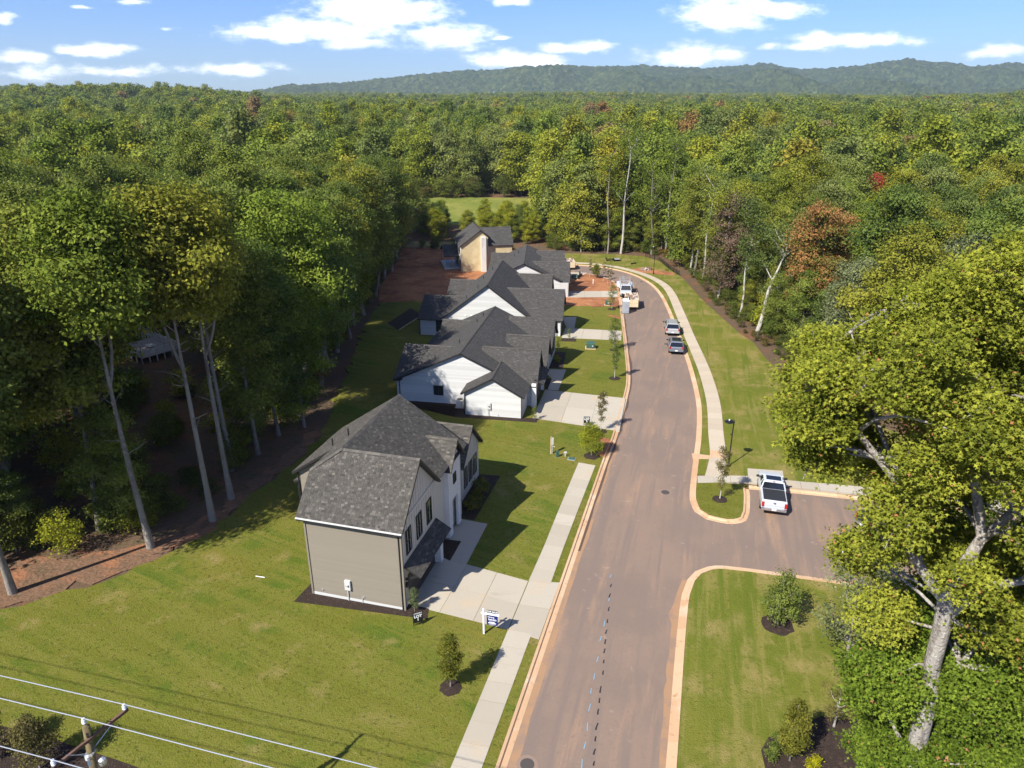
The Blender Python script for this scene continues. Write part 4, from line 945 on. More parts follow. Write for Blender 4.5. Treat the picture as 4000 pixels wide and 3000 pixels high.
for i, (x, y) in enumerate(((-23.4, 73), (-23.0, 79), (-23.6, 85.5), (-24, 92), (-23.6, 98.5), (-24.4, 105), (-24.2, 111.5), (-24.6, 125), (-25.2, 132), (-25.4, 139), (-25.0, 146), (-26, 153), (-26, 160), (-27, 168))):
    edge((0, 2, 6)[i % 3], x, y, rw0.uniform(.92, 1.08), 'broad shady tree leaning over the back yards from the left woods', group='trees along the back yards', leafm='leaf_dark' if i % 2 else None)
edge(6, -53, 131, .98, 'tree with faded pinkish-brown crown rising from the left woods', leafm='leaf_tips')
edge(0, 41.5, 97, .88, 'large tree with orange autumn crown in the right woods', leafm='leaf_orange', bark='bark_dark')
edge(0, 46.5, 103, .78, 'second orange-leaved tree right behind the large orange one', leafm='leaf_orange')
edge(4, 74, 150, 1.02, 'bright red tree far back in the right woods', leafm='leaf_red')
edge(4, 38, 122, .98, 'purple-brown tree among the right woods', leafm='leaf_brown')
edge(2, 54, 104, .98, 'yellow-green tree beside the orange trees', leafm='leaf_lime')
edge(6, -64, 170, 1.0, 'russet tree deep in the left woods', leafm='leaf_tips')
edge(2, 47, 72, .92, 'grey-green tree behind the big sweetgum', leafm='leaf_grey')
edge(0, 55, 63, .92, 'tall grey-green tree at the right edge behind the sweetgum', leafm='leaf_grey')
edge(4, 40, 80, .8, 'low grey-green tree at the end of the lawn strip', leafm='leaf_grey')
SPECIAL = [(41.5, 97), (45.8, 103), (74, 150), (54, 104), (-27.6, 118), (38, 122), (-53, 131)]
# pale bare-stemmed trees
def bare_tree(seed, H, r0, ncl, label, x, y, lean=(0, 0), fork=True, leafm='leaf_wood', pale=True):
    rng = np.random.default_rng(seed); e = empty('tree', (x, y, T(x, y) - .05), 0, label, 'tree'); taken.append((x, y))
    m = MB(); k = 8; pts = [(lean[0] * (i / k) ** 1.2 + .2 * math.sin(i * 1.1), lean[1] * (i / k), H * .9 * i / k) for i in range(k + 1)]
    m.tube(pts, [r0 * (1 - .8 * i / k) for i in range(k + 1)], 8, cap=False)
    tips = []
    for i in range(9):
        j = rng.integers(4, k + 1); p = np.array(pts[j]); t = rng.uniform(0, 6.28); l = rng.uniform(1.5, 4)
        q = p + np.array([math.cos(t) * l * .7, math.sin(t) * l * .7, l * .8]); bough(m, p, q, r0 * .3, .03, rng, 4, 0); tips.append(q)
    if fork: p = np.array(pts[4]); q = p + np.array([3.4, -.4, 4.2]); bough(m, p, q, r0 * .45, .04, rng, 4, .05); bough(m, p, p + np.array([2.6, .2, 1.4]), r0 * .25, .03, rng, 3, .1)
    m.build('trunk', MATS['bark_pale' if pale else 'bark'], e, smooth=True)
    C = np.array(tips)[rng.integers(0, len(tips), ncl)] + rng.normal(size=(ncl, 3)) * .8
    n = ncl * 18; p = np.repeat(C, 18, 0) + rng.normal(size=(n, 3)) * .38; v, f = leaf_quads(p, .27, rng)
    o = bpy.data.objects.new('crown', mesh_np('crown', v, f, 4, [MATS[leafm]], np.clip(.5 + .2 * rng.normal(size=n), 0, 1))); COL.objects.link(o); o.parent = e
bare_tree(41, 14.5, .36, 130, 'pale leaning forked trunk with sparse leaves at the edge of the right lawn', 36.0, 99.9, (3.0, 1.0))
bare_tree(42, 26, .3, 150, 'tall straight pale trunk standing clear behind the street bend', 25.6, 166.5, (.8, 0), False)
bare_tree(43, 24, .22, 170, 'slimmer trunk just left of the tall straight one', 22.6, 167.2, (-.8, 0), False, pale=False)
bare_tree(44, 22, .22, 200, 'grey bare-limbed tree behind the far street lamp', 32.6, 165.4, (-1.4, 0), True, pale=False)
bare_tree(45, 26, .2, 130, 'thin dark straight trunk right of the far street lamp', 35.2, 163, (.5, 0), False, pale=False)
for i, (x, y, h) in enumerate([(36.9, 135.5, 20), (36.2, 121.5, 18), (37.3, 146.9, 21), (36.6, 110, 17)]):
    bare_tree(50 + i, h, .2, 260, 'pale-stemmed tree standing %s' % ['where the black fence ends', 'at the middle of the right woods edge', 'just behind the black fence', 'near the leafless thicket of the right woods edge'][i], x, y, (.4, 0), False)

# ---- the woods: 300 nearest trees singly, the rest as one mass
cand = []
rw = np.random.default_rng(5)
grid = 6.3
for gx in np.arange(-190, 190, grid):
    for gy in np.arange(22, 330, grid):
        x, y = gx + rw.uniform(-2.6, 2.6), gy + rw.uniform(-2.6, 2.6)
        if not allowed(x, y) or not in_view(x, y, 16): continue
        if any((x - a) ** 2 + (y - b) ** 2 < 16 for a, b in taken) or any(near_line(x, y, (0, 0), q, .86, 1.0, 4.5) for q in SPECIAL): continue
        cand.append((x, y))
cand.sort(key=lambda p: p[0] ** 2 + p[1] ** 2)
single, mass = cand[:185], cand[185:]
TXT = {'L': ('broadleaf tree inside the dark woods left of the houses', 'trees of the left woods'), 'R': ('broadleaf tree in the sunlit woods right of the lawn strip', 'trees of the right woods'), 'B': ('broadleaf tree in the woods beyond the end of the street', 'trees of the back woods')}
for x, y in single:
    w = 'B' if y > 168 and -30 < x < 60 else ('L' if x < 0 else 'R')
    k = int(rw.choice([0, 1, 2, 3, 4, 6], p=[.2, .2, .2, .15, .1, .15])); s = rw.uniform(.84, 1.08) * (.92 if w != 'L' else 1.0)
    place_tree(KINDS[k], x, y, s, rw.uniform(.94, 1.06), TXT[w][0], TXT[w][1], leafm='leaf_dark' if (w == 'L' and rw.random() < .45) else None, rng=rw)
# young trees behind the unfinished house
GY = 'young trees between the far houses and the meadow'
for i in range(46):
    x = rw.uniform(-27, 12); y = rw.uniform(179, 200)
    if x > 7: y = rw.uniform(174, 195)
    if x < -18: y = rw.uniform(185, 204)
    place_tree(KINDS[5], x, y, rw.uniform(.42, .58), rw.uniform(.9, 1.1), 'young bushy tree between the far houses and the meadow', GY, rng=rw, leafm='leaf_lime' if i % 3 else None, name='young_tree')
# understorey
GS = 'shrubs along the edges of the woods'
def shrub_at(x, y, s, lab='leafy shrub at the foot of the woods edge', leafm=None, group=GS):
    place_tree(SHRUBS[int(rw.integers(0, 3))], x, y, s, rw.uniform(.8, 1.1), lab, group, leafm=leafm, name='shrub', cat='shrub', rng=rw)
edgeL = [(-46, 36), (-38, 43.5), (-31, 45.5), (-26.5, 49), (-25, 54), (-24, 60), (-23, 68), (-23, 80), (-23.6, 92), (-24.2, 108), (-24.6, 122), (-25.4, 140), (-26, 160), (-28, 182)]
edgeR = [(44, 64), (38.5, 73), (36.6, 84), (36.4, 94), (36, 102), (36, 110), (36.2, 120), (37, 134), (37.6, 148), (36, 158), (32, 166), (24, 169), (14, 171)]
for line, n in ((resample(edgeL, 3.2), 0), (resample(edgeR, 2.2), 1)):
    for x, y in line:
        sx = -1 if n == 0 else 1
        shrub_at(x + sx * rw.uniform(.3, 2.8), y + rw.uniform(-1.2, 1.2), rw.uniform(.55, 1.0) * (1.0 if n else .8), 'leafy shrub at the foot of the %s woods' % ('left', 'right')[n], leafm=None, group='shrubs along the %s woods' % ('left', 'right')[n])
for line, sx, lab, grp, st in ((resample(edgeL, 5.5), -1, 'low leafy young tree under the left woods edge', 'young trees under the left woods edge', .0), (resample(edgeR, 4.0), 1, 'low leafy young tree along the right woods edge', 'young trees along the right woods edge', .0)):
    for x, y in line:
        x2, y2 = x + sx * rw.uniform(1.5, 6), y + rw.uniform(-2, 2)
        if near_line(x2, y2, (0, 0), (-49, 89), .45, 1.0, 4.5): continue
        place_tree(KINDS[5], x2, y2, rw.uniform(.42, .85), rw.uniform(.85, 1.1), lab, grp, rng=rw, leafm='leaf_dark' if sx < 0 and rw.random() < .5 else None, name='young_tree')
for i in range(26): shrub_at(rw.uniform(-22, 30), rw.uniform(170, 177) if rw.random() < .8 else rw.uniform(176, 190), rw.uniform(.5, .9), 'weedy shrub on the bank beyond the street bend', group='shrubs on the far bank')
for i in range(16): shrub_at(rw.uniform(-44, 6), rw.uniform(262, 268), rw.uniform(1.2, 2.0), 'bushy shrub at the far edge of the meadow', group='shrubs at the far edge of the meadow')
for x, y, s, lm, lab in ((38, 101.5, 1.15, 'leaf_lime', 'round yellow-green shrub beside the pale leaning trunk'), (36.9, 108.5, .8, 'leaf_brown', 'leafless brown thicket at the right woods edge'), (-29.5, 47.5, .9, 'leaf_lime', 'yellow-green shrub under the left woods edge'), (-33, 44, .8, 'leaf_lime', 'yellowish bush beside the bare clay strip')):
    shrub_at(x, y, s, lab, lm, None)

for i in range(60):                       # undergrowth inside the left woods, seen between the trunks
    x, y = rw.uniform(-46, -26), rw.uniform(46, 84)
    if inside(CLEAR, x, y) or y > 40 - x * .95: continue
    shrub_at(x, y, rw.uniform(.45, 1.0), 'leafy shrub at the foot of the left woods', leafm='leaf_lime' if i % 3 == 0 else None, group='shrubs along the left woods')
for x, y in resample(edgeR[2:9], 2.6): shrub_at(x - rw.uniform(.3, 1.3), y + rw.uniform(-.8, .8), rw.uniform(.25, .5), 'leafy shrub at the foot of the right woods', group='shrubs along the right woods', leafm='leaf_brown' if rw.random() < .2 else None)
# the rest of the woods as one mass of instances
def build_forest():
    far = bpy.data.collections.new('forest_kinds')
    for i in range(5): far.objects.link(joined_tree('kind_a%d' % i, 61 + i, [22, 24, 20, 23, 18][i], [.06, .10, .05, .08, .05][i], [5.2, 4.4, 5.2, 4.8, 5.6][i], .3, 22, 560, 14, .54))
    for i in range(4): far.objects.link(joined_tree('kind_b%d' % i, 71 + i, [21, 23, 19, 22][i], .15, [6.2, 5.4, 6.4, 5.8][i], .3, 17, 240, 8, 1.08, rc=.95))
    rf = np.random.default_rng(9); pts = [(x, y, 0) for x, y in mass]
    d = 318.0; amax = .80
    while d < 3700:
        sp = 6.6 if d < 500 else min(6.6 + (d - 500) * .0042, 17)
        n = int(2 * math.atan(amax) * d / sp)
        for i in range(n):
            a = -math.atan(amax) + 2 * math.atan(amax) * (i + rf.uniform(-.45, .45)) / n; dd = d + rf.uniform(-.5, .5) * sp
            x, y = math.sin(a) * dd, math.cos(a) * dd
            if y > 320 or abs(x) > 188: 
                if not (inside(CLEAR, x, y)): pts.append((x, y, 1 if d > 480 else 0))
        d += sp
    for gy in np.arange(22, 320, 8.0):      # a margin just outside the view
        for s in (-1, 1):
            for q in (20, 28, 36):
                x = s * (.745 * gy + q) + rf.uniform(-2, 2)
                if allowed(x, gy): pts.append((x, gy, 0))
    A = np.array(pts); n = len(A)
    z = np.array([T(x, y) - .1 for x, y, _ in pts])
    me = bpy.data.meshes.new('woods'); me.vertices.add(n); me.vertices.foreach_set('co', np.c_[A[:, 0], A[:, 1], z].astype(np.float32).ravel())
    dist = np.hypot(A[:, 0], A[:, 1])
    sc = rf.uniform(.62, 1.26, n) * np.interp(dist, [0, 700, 2500, 3700], [.95, 1.0, 1.45, 1.7]); scz = sc * rf.uniform(.9, 1.1, n) / np.interp(dist, [0, 700, 2500, 3700], [1, 1, 1.35, 1.5])
    idx = np.where(A[:, 2] == 0, rf.integers(0, 5, n), 5 + rf.integers(0, 4, n)).astype(np.int32)
    for nm, ty, dat in (('siz', 'FLOAT_VECTOR', np.c_[sc, sc, scz].astype(np.float32).ravel()), ('turn', 'FLOAT_VECTOR', np.c_[np.zeros(n), np.zeros(n), rf.uniform(0, 6.283, n)].astype(np.float32).ravel())):
        at = me.attributes.new(nm, ty, 'POINT'); at.data.foreach_set('vector', dat)
    at = me.attributes.new('kind', 'INT', 'POINT'); at.data.foreach_set('value', idx)
    o = bpy.data.objects.new('woods', me); COL.objects.link(o); tag(o, 'unbroken woods reaching from the clearing to the ridge', 'woods', kind='stuff')
    ng = bpy.data.node_groups.new('woods', 'GeometryNodeTree')
    ng.interface.new_socket('Geometry', in_out='INPUT', socket_type='NodeSocketGeometry'); ng.interface.new_socket('Geometry', in_out='OUTPUT', socket_type='NodeSocketGeometry')
    gi, go = ng.nodes.new('NodeGroupInput'), ng.nodes.new('NodeGroupOutput'); ip = ng.nodes.new('GeometryNodeInstanceOnPoints'); ci = ng.nodes.new('GeometryNodeCollectionInfo')
    ci.inputs['Collection'].default_value = far; ci.inputs['Separate Children'].default_value = True; ci.inputs['Reset Children'].default_value = True
    def na(nm, ty): q = ng.nodes.new('GeometryNodeInputNamedAttribute'); q.data_type = ty; q.inputs['Name'].default_value = nm; return q.outputs['Attribute']
    ng.links.new(gi.outputs[0], ip.inputs['Points']); ng.links.new(ci.outputs[0], ip.inputs['Instance']); ip.inputs['Pick Instance'].default_value = True
    ng.links.new(na('kind', 'INT'), ip.inputs['Instance Index']); ng.links.new(na('siz', 'FLOAT_VECTOR'), ip.inputs['Scale'])
    er = ng.nodes.new('FunctionNodeEulerToRotation'); ng.links.new(na('turn', 'FLOAT_VECTOR'), er.inputs[0]); ng.links.new(er.outputs[0], ip.inputs['Rotation'])
    ng.links.new(ip.outputs[0], go.inputs[0]); md = o.modifiers.new('woods', 'NODES'); md.node_group = ng
build_forest()

# ---- the big sweetgum in the right foreground
def star_leaves(c, size, rng, up=.8):
    """pointed leaves, each of two crossed blades a little folded"""
    n = len(c); nr = rng.normal(size=(n, 3)) * .75; nr[:, 2] = np.abs(nr[:, 2]); nr += np.array([-.30, -.32, .55]) * up * 1.4; nr /= np.linalg.norm(nr, axis=1)[:, None]
    t = np.cross(nr, rng.normal(size=(n, 3))); t /= np.linalg.norm(t, axis=1)[:, None] + 1e-9; b = np.cross(nr, t); s = (size * rng.uniform(.7, 1.25, n))[:, None]
    V = []
    for p, q, l in ((t, b, 1.0), (b, -t, .9)):
        V += [c - p * s * .5 * l - nr * s * .10, c + q * s * .19, c + p * s * .5 * l - nr * s * .10, c - q * s * .19]
    return np.stack(V, 1).reshape(-1, 3), np.arange(8 * n)
def sweetgum():
    rng = np.random.default_rng(21); x0, y0 = 11.75, 15.1; z0 = gz(y0)
    e = empty('sweetgum_tree', (x0, y0, z0), 0, 'big sweetgum with pale trunk and star leaves filling the right foreground', 'tree')
    m = MB(); V3 = lambda x, y, z: (x - x0, y - y0, z - z0)
    trunk = [V3(11.8, 15.0, z0), V3(11.75, 15, 6), V3(11.68, 15, 12), V3(11.6, 15, 15.4), V3(11.42, 15, 16.6), V3(11.40, 15, 17.8), V3(11.33, 15.05, 18.9)]
    m.tube(trunk, [.40, .32, .26, .23, .21, .215, .20], 14, cap=False)
    limbs = [([V3(11.33, 15.05, 18.7), V3(10.8, 15.2, 19.35), V3(10.25, 15.4, 20.0), V3(10.1, 15.8, 21.5), V3(9.3, 16, 22.4), V3(8.7, 16.1, 23.1), V3(8.3, 16.2, 23.8)], [.27, .24, .20, .17, .15, .12, .05]),
             ([V3(11.35, 15.05, 18.8), V3(11.65, 15.1, 20.0), V3(11.9, 15.2, 20.6), V3(11.5, 15.6, 22.3), V3(11.9, 16.2, 24), V3(12.2, 16.8, 26.3)], [.28, .26, .22, .18, .12, .05]),
             ([V3(11.9, 15.2, 20.5), V3(12.8, 15.3, 21.6), V3(13.6, 15.8, 23.4), V3(14.4, 16.5, 25.3)], [.2, .16, .11, .04]),
             ([V3(11.42, 15, 18.2), V3(12.2, 15.0, 19.2), V3(13.2, 15.1, 19.3), V3(14.6, 15.4, 20.4), V3(15.8, 16, 22)], [.22, .19, .16, .11, .05]),
             ([V3(11.6, 15, 15.2), V3(12.5, 15.4, 16.2), V3(13.9, 16, 17.6), V3(15, 16.5, 19)], [.16, .13, .09, .04]),
             ([V3(10.25, 15.4, 20), V3(9.6, 15.2, 20.3), V3(9.1, 15.2, 20.9)], [.13, .09, .03]),
             ([V3(11.66, 15, 13), V3(11.2, 15.6, 13.8), V3(10.8, 16.2, 14.6)], [.12, .08, .04]),
             ([V3(11.7, 15, 11), V3(12.8, 15.8, 11.6), V3(13.6, 17.0, 12.4)], [.14, .10, .04]),
             ([V3(11.5, 15.6, 22.3), V3(10.8, 16.6, 24), V3(10.2, 17.6, 26)], [.14, .10, .04]),
             ([V3(10.1, 15.8, 21.5), V3(9.6, 17.0, 23), V3(9.2, 18.4, 25)], [.13, .09, .03])]
    for p, r in limbs: m.tube(p, [q * .62 for q in r], 9, cap=False)
    L = np.array([  # foliage clumps: x, y, z, radius
        (15.5, 17.3, 9.4, 0.54), (15.2, 18.7, 8.8, 0.55), (13.3, 19.5, 8.4, 0.80), (10.7, 15.8, 9.5, 0.77), (12.1, 14.9, 9.6, 0.58), (13.9, 14.8, 9.1, 0.67), (14.6, 15.5, 9.3, 0.62), (13.2, 17.0, 9.9, 0.96), (12.4, 16.7, 9.9, 0.73),
        (12.9, 17.0, 9.7, 1.09), (15.3, 17.2, 12.2, 0.64), (14.5, 18.6, 11.0, 0.54), (14.0, 19.7, 12.1, 0.80), (12.6, 19.3, 11.8, 0.78), (11.1, 15.5, 12.6, 0.51), (11.6, 14.5, 11.6, 0.87), (14.0, 14.5, 12.2, 0.91), (14.9, 15.9, 13.0,
        0.69), (12.5, 18.3, 12.9, 0.99), (12.9, 17.0, 12.4, 1.01), (13.3, 17.0, 12.8, 0.66), (15.5, 17.2, 14.2, 0.58), (15.0, 18.6, 15.4, 0.66), (13.6, 19.4, 15.5, 0.50), (10.9, 15.3, 15.1, 0.80), (12.5, 14.8, 15.4, 0.91), (13.6, 14.7,
        15.1, 0.51), (15.3, 15.7, 15.3, 0.85), (13.2, 17.0, 15.5, 0.90), (12.6, 17.3, 15.2, 0.81), (12.9, 17.0, 15.7, 0.70), (16.0, 17.5, 17.4, 0.94), (15.6, 18.4, 17.5, 0.63), (14.4, 19.2, 17.8, 0.51), (13.0, 19.3, 18.8, 0.69), (10.2,
        17.5, 18.6, 0.68), (12.6, 14.0, 18.4, 0.61), (14.2, 14.1, 18.0, 0.80), (15.4, 15.2, 18.1, 0.85), (12.8, 17.4, 18.3, 0.90), (13.4, 17.3, 18.7, 0.74), (12.9, 17.4, 18.6, 0.98), (16.7, 16.8, 21.5, 0.73), (16.7, 18.5, 21.3, 0.84),
        (15.4, 19.7, 20.1, 0.92), (14.4, 20.7, 20.0, 0.57), (11.6, 20.7, 19.6, 0.63), (10.7, 20.2, 21.3, 0.63), (9.5, 15.4, 20.2, 0.62), (10.6, 13.6, 20.4, 0.68), (12.1, 13.5, 21.4, 0.70), (13.7, 13.0, 20.8, 0.56), (15.5, 14.0, 20.6,
        0.62), (16.4, 15.2, 20.6, 0.51), (12.2, 18.5, 20.7, 0.80), (12.3, 16.8, 21.2, 0.63), (14.4, 16.3, 21.4, 0.86), (12.2, 17.1, 20.8, 0.86), (18.0, 16.8, 21.8, 0.52), (17.7, 19.0, 22.4, 0.89), (16.6, 20.2, 22.7, 0.73), (15.3, 21.2,
        23.4, 0.90), (13.6, 21.9, 21.6, 0.50), (12.4, 20.7, 22.6, 0.59), (10.6, 20.1, 23.0, 0.53), (9.3, 19.4, 22.1, 0.64), (8.0, 18.5, 22.8, 0.56), (8.3, 17.1, 22.0, 0.92), (9.4, 14.5, 23.1, 0.61), (10.9, 13.4, 23.1, 0.57), (12.5, 13.3,
        21.9, 0.80), (13.5, 13.1, 21.8, 0.74), (15.3, 12.7, 23.0, 0.72), (16.2, 14.5, 22.4, 0.86), (16.9, 16.0, 22.1, 0.85), (12.7, 17.9, 22.8, 1.02), (14.3, 18.2, 22.8, 0.73), (13.2, 16.9, 23.3, 0.71), (13.3, 16.2, 23.1, 1.01), (13.8,
        17.5, 23.4, 0.73), (10.7, 16.0, 23.3, 1.06), (18.0, 17.1, 23.3, 0.92), (17.6, 18.4, 24.3, 0.64), (16.6, 20.3, 24.3, 0.57), (15.5, 21.1, 25.1, 0.76), (14.3, 21.6, 23.5, 0.60), (12.4, 21.8, 25.1, 0.52), (10.7, 20.9, 23.3, 0.68),
        (9.7, 20.2, 23.9, 0.87), (7.8, 17.8, 23.9, 0.61), (7.7, 16.1, 24.4, 0.77), (8.4, 14.8, 24.7, 0.54), (10.0, 13.4, 24.1, 0.72), (11.2, 12.7, 24.4, 0.63), (12.3, 12.4, 23.4, 0.52), (14.1, 13.1, 24.4, 0.91), (15.5, 13.8, 24.1, 0.75),
        (16.5, 14.2, 25.1, 0.57), (18.0, 15.7, 23.6, 0.67), (10.4, 16.6, 24.4, 1.05), (13.7, 17.3, 24.4, 1.08), (14.1, 16.7, 25.0, 0.63), (12.0, 16.7, 24.8, 0.75), (12.2, 15.8, 24.8, 0.85), (12.1, 18.2, 25.0, 0.92), (17.0, 16.6, 24.9,
        0.79), (16.5, 18.8, 26.1, 0.68), (15.4, 20.4, 25.6, 0.64), (13.7, 20.7, 24.8, 0.68), (12.9, 20.7, 25.0, 0.57), (10.0, 19.1, 24.8, 0.66), (9.6, 17.6, 25.6, 0.60), (9.4, 16.6, 25.1, 0.77), (9.4, 14.9, 25.5, 0.66), (11.1, 13.1, 24.9,
        0.71), (12.6, 13.5, 25.2, 0.93), (14.4, 13.0, 25.2, 0.79), (15.8, 14.0, 24.9, 0.52), (17.0, 15.6, 24.6, 0.90), (12.7, 17.0, 25.9, 0.68), (10.6, 16.7, 26.0, 0.94), (12.8, 17.3, 26.5, 1.04), (13.4, 17.3, 26.1, 0.97), (12.9, 17.1,
        25.9, 0.88), (14.8, 17.3, 26.8, 0.77), (14.6, 18.3, 25.5, 0.72), (12.6, 19.0, 26.5, 0.80), (11.7, 18.7, 26.0, 0.60), (11.0, 16.9, 26.4, 0.83), (11.4, 15.9, 27.1, 0.88), (12.7, 14.7, 25.9, 0.59), (14.4, 15.8, 26.1, 0.79), (12.9,
        17.0, 27.3, 0.76), (12.8, 17.7, 27.3, 0.81), (12.4, 15.4, 13.7, 0.70), (13.7, 14.5, 12.6, 0.49), (11.3, 14.5, 13.4, 0.83), (10.3, 15.0, 16.2, 0.82), (10.8, 14.9, 15.8, 0.46), (10.1, 15.1, 15.5, 0.72), (12.2, 14.9, 17.9, 0.50),
        (12.3, 14.7, 18.3, 0.66), (13.9, 15.1, 18.2, 0.74), (13.2, 14.0, 20.7, 0.65), (15.1, 14.4, 20.6, 0.76), (12.2, 14.2, 22.6, 0.54), (16.7, 14.8, 23.0, 0.53), (9.7, 14.6, 22.5, 0.57), (11.3, 13.4, 23.0, 0.49), (15.0, 14.2, 22.6,
        0.48), (12.5, 14.3, 24.5, 0.51), (16.1, 15.2, 23.8, 0.48), (12.6, 14.3, 24.4, 0.84), (14.2, 14.7, 24.8, 0.69), (10.8, 13.8, 23.9, 0.69), (10.0, 14.0, 24.5, 0.77), (10.5, 15.1, 24.6, 0.59), (12.1, 13.9, 26.2, 0.82), (14.2, 13.9,
        26.4, 0.59), (12.9, 14.2, 25.6, 0.57), (9.2, 14.6, 25.8, 0.71), (11.6, 15.3, 26.1, 0.75), (14.8, 15.0, 20.8, 1.00), (13.6, 16.8, 12.0, 1.50), (13.0, 15.8, 17.4, 0.97), (9.9, 15.2, 15.9, 0.80), (13.9, 17.9, 17.3, 0.91), (10.9,
        15.8, 8.1, 0.91), (13.4, 15.4, 15.0, 0.77), (12.2, 18.3, 12.0, 0.77), (14.0, 16.0, 17.1, 0.97), (11.4, 15.2, 10.4, 0.95), (13.1, 15.6, 9.9, 0.92), (11.9, 16.8, 12.0, 0.73), (11.3, 16.5, 15.4, 0.61), (14.3, 15.0, 13.5, 1.03),
        (13.8, 14.7, 13.3, 0.72), (13.6, 18.2, 8.9, 0.80), (13.6, 16.1, 18.6, 0.80), (13.4, 14.5, 16.5, 0.80), (14.2, 17.4, 16.9, 0.90), (14.5, 14.5, 16.3, 1.00), (10.7, 15.9, 14.9, 0.66), (13.3, 14.8, 8.2, 0.85), (12.1, 16.4, 11.2,
        0.91), (14.0, 17.7, 16.4, 0.60), (13.8, 14.6, 18.2, 0.78), (12.7, 14.8, 8.5, 0.86), (11.8, 15.6, 15.1, 0.92), (12.8, 18.0, 10.2, 0.81), (13.6, 16.7, 18.7, 0.90), (12.2, 15.0, 16.0, 1.02), (10.2, 15.8, 17.7, 0.87), (12.5, 16.3,
        8.1, 0.88), (12.4, 17.7, 14.7, 0.87), (12.7, 15.0, 13.1, 0.95), (10.4, 17.9, 18.1, 0.74), (13.1, 18.4, 11.2, 0.92), (14.3, 18.3, 13.2, 0.81), (13.3, 17.1, 13.4, 0.94), (11.0, 16.6, 14.9, 0.98), (14.1, 14.6, 9.1, 0.82), (11.5,
        14.6, 10.4, 0.93), (12.4, 15.2, 8.0, 0.72), (14.2, 18.1, 16.5, 0.67), (12.4, 16.6, 19.5, 1.00), (13.6, 14.4, 9.7, 0.72), (12.7, 16.9, 16.3, 0.74), (12.7, 15.8, 15.2, 0.90), (12.0, 16.4, 9.5, 0.62), (12.8, 17.8, 16.8, 0.76), (13.3,
        17.2, 10.9, 0.91), (11.6, 16.8, 19.3, 0.95), (14.3, 16.7, 12.2, 0.99), (14.0, 16.6, 11.5, 0.92), (11.8, 15.5, 16.0, 0.70), (11.3, 14.2, 12.5, 0.86), (12.3, 16.5, 10.5, 1.03), (12.7, 13.9, 8.1, 0.88), (11.2, 13.9, 11.9, 0.83),
        (13.0, 13.6, 10.6, 0.89), (10.3, 13.9, 9.3, 0.86), (10.3, 13.8, 7.6, 0.76), (12.6, 13.7, 11.9, 0.86), (10.8, 14.4, 12.8, 0.81), (10.3, 13.5, 7.2, 0.62), (11.8, 14.7, 12.4, 0.89), (12.5, 14.5, 6.9, 0.69), (13.0, 13.7, 12.2, 0.83),
        (12.3, 14.6, 10.9, 0.77), (12.1, 14.3, 8.8, 0.73), (11.2, 13.4, 10.4, 0.77), (13.2, 14.5, 11.7, 0.69), (10.4, 14.8, 8.6, 0.86), (11.0, 14.6, 8.7, 0.65), (10.6, 14.6, 11.5, 0.82), (11.2, 14.2, 6.9, 0.67), (12.7, 13.9, 9.9, 0.70),
        (12.8, 13.7, 9.3, 0.76), (13.0, 14.7, 6.6, 0.61), (11.8, 13.4, 7.3, 0.87), (11.6, 14.6, 12.0, 0.69), (11.7, 14.8, 7.5, 0.62), (10.4, 13.5, 10.1, 0.55), (9.4, 17.7, 22.8, 0.57), (8.0, 16.0, 23.4, 0.62), (10.4, 16.2, 21.2, 0.53),
        (10.3, 16.5, 21.5, 0.82), (8.2, 18.2, 24.7, 0.56), (9.5, 14.9, 21.4, 0.90), (7.6, 16.2, 23.3, 0.80), (8.2, 16.6, 24.3, 0.87), (9.7, 18.0, 21.9, 0.55), (10.4, 17.1, 24.3, 0.87), (9.8, 17.4, 22.1, 0.57), (7.7, 17.3, 23.3, 0.67),
        (8.8, 17.3, 23.2, 0.67), (10.2, 14.6, 22.9, 0.72), (8.7, 14.7, 25.0, 0.88), (7.8, 16.7, 22.3, 0.54), (8.4, 17.5, 21.9, 0.87), (9.6, 18.2, 24.5, 0.79), (10.4, 16.8, 21.0, 0.63), (8.5, 18.0, 23.7, 0.68)])
    allp = [np.array(q) for p, r in limbs for q in p] + [np.array(q) for q in trunk[3:]]
    AP = np.array(allp) + np.array([x0, y0, z0])
    for l in L:                                     # every lobe hangs on a twig
        dd = np.linalg.norm(AP - l[:3], axis=1) + np.where(AP[:, 2] > l[2] + .5, 3, 0); a = AP[dd.argmin()]
        bough(m, a - np.array([x0, y0, z0]), l[:3] - np.array([x0, y0, z0]), .055, .016, rng, 4, -.1, 5)
        for _ in range(2):
            q = l[:3] + np.clip(rng.normal(size=3), -1, 1) * l[3] * .62; bough(m, l[:3] - np.array([x0, y0, z0]), q - np.array([x0, y0, z0]), .024, .009, rng, 3, 0, 4)
    m.build('trunk', MATS['gum_bark'], e, smooth=True)
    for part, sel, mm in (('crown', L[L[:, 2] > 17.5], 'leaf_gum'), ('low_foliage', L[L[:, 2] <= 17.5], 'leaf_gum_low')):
        ncl = int((sel[:, 3] ** 2).sum() * (108 if part == 'crown' else 92)); w = sel[:, 3] ** 2; li = rng.choice(len(sel), ncl, p=w / w.sum())
        d = rng.normal(size=(ncl, 3)); d[:, 2] += .2; d /= np.linalg.norm(d, axis=1)[:, None]
        C = sel[li, :3] + d * (sel[li, 3] * rng.uniform(.5, 1.05, ncl))[:, None] * np.array([1, 1, .8])
        per = 26; n = ncl * per; tone = np.clip(.46 + .15 * rng.normal(size=len(sel))[li] + .15 * rng.normal(size=ncl), 0, .94)
        p = np.repeat(C, per, 0) + rng.normal(size=(n, 3)) * np.array([.17, .17, .09])
        at = np.clip(np.repeat(tone, per) + rng.normal(size=n) * .19, 0, .95); at = np.where(rng.random(n) < .010, 1.0, at)
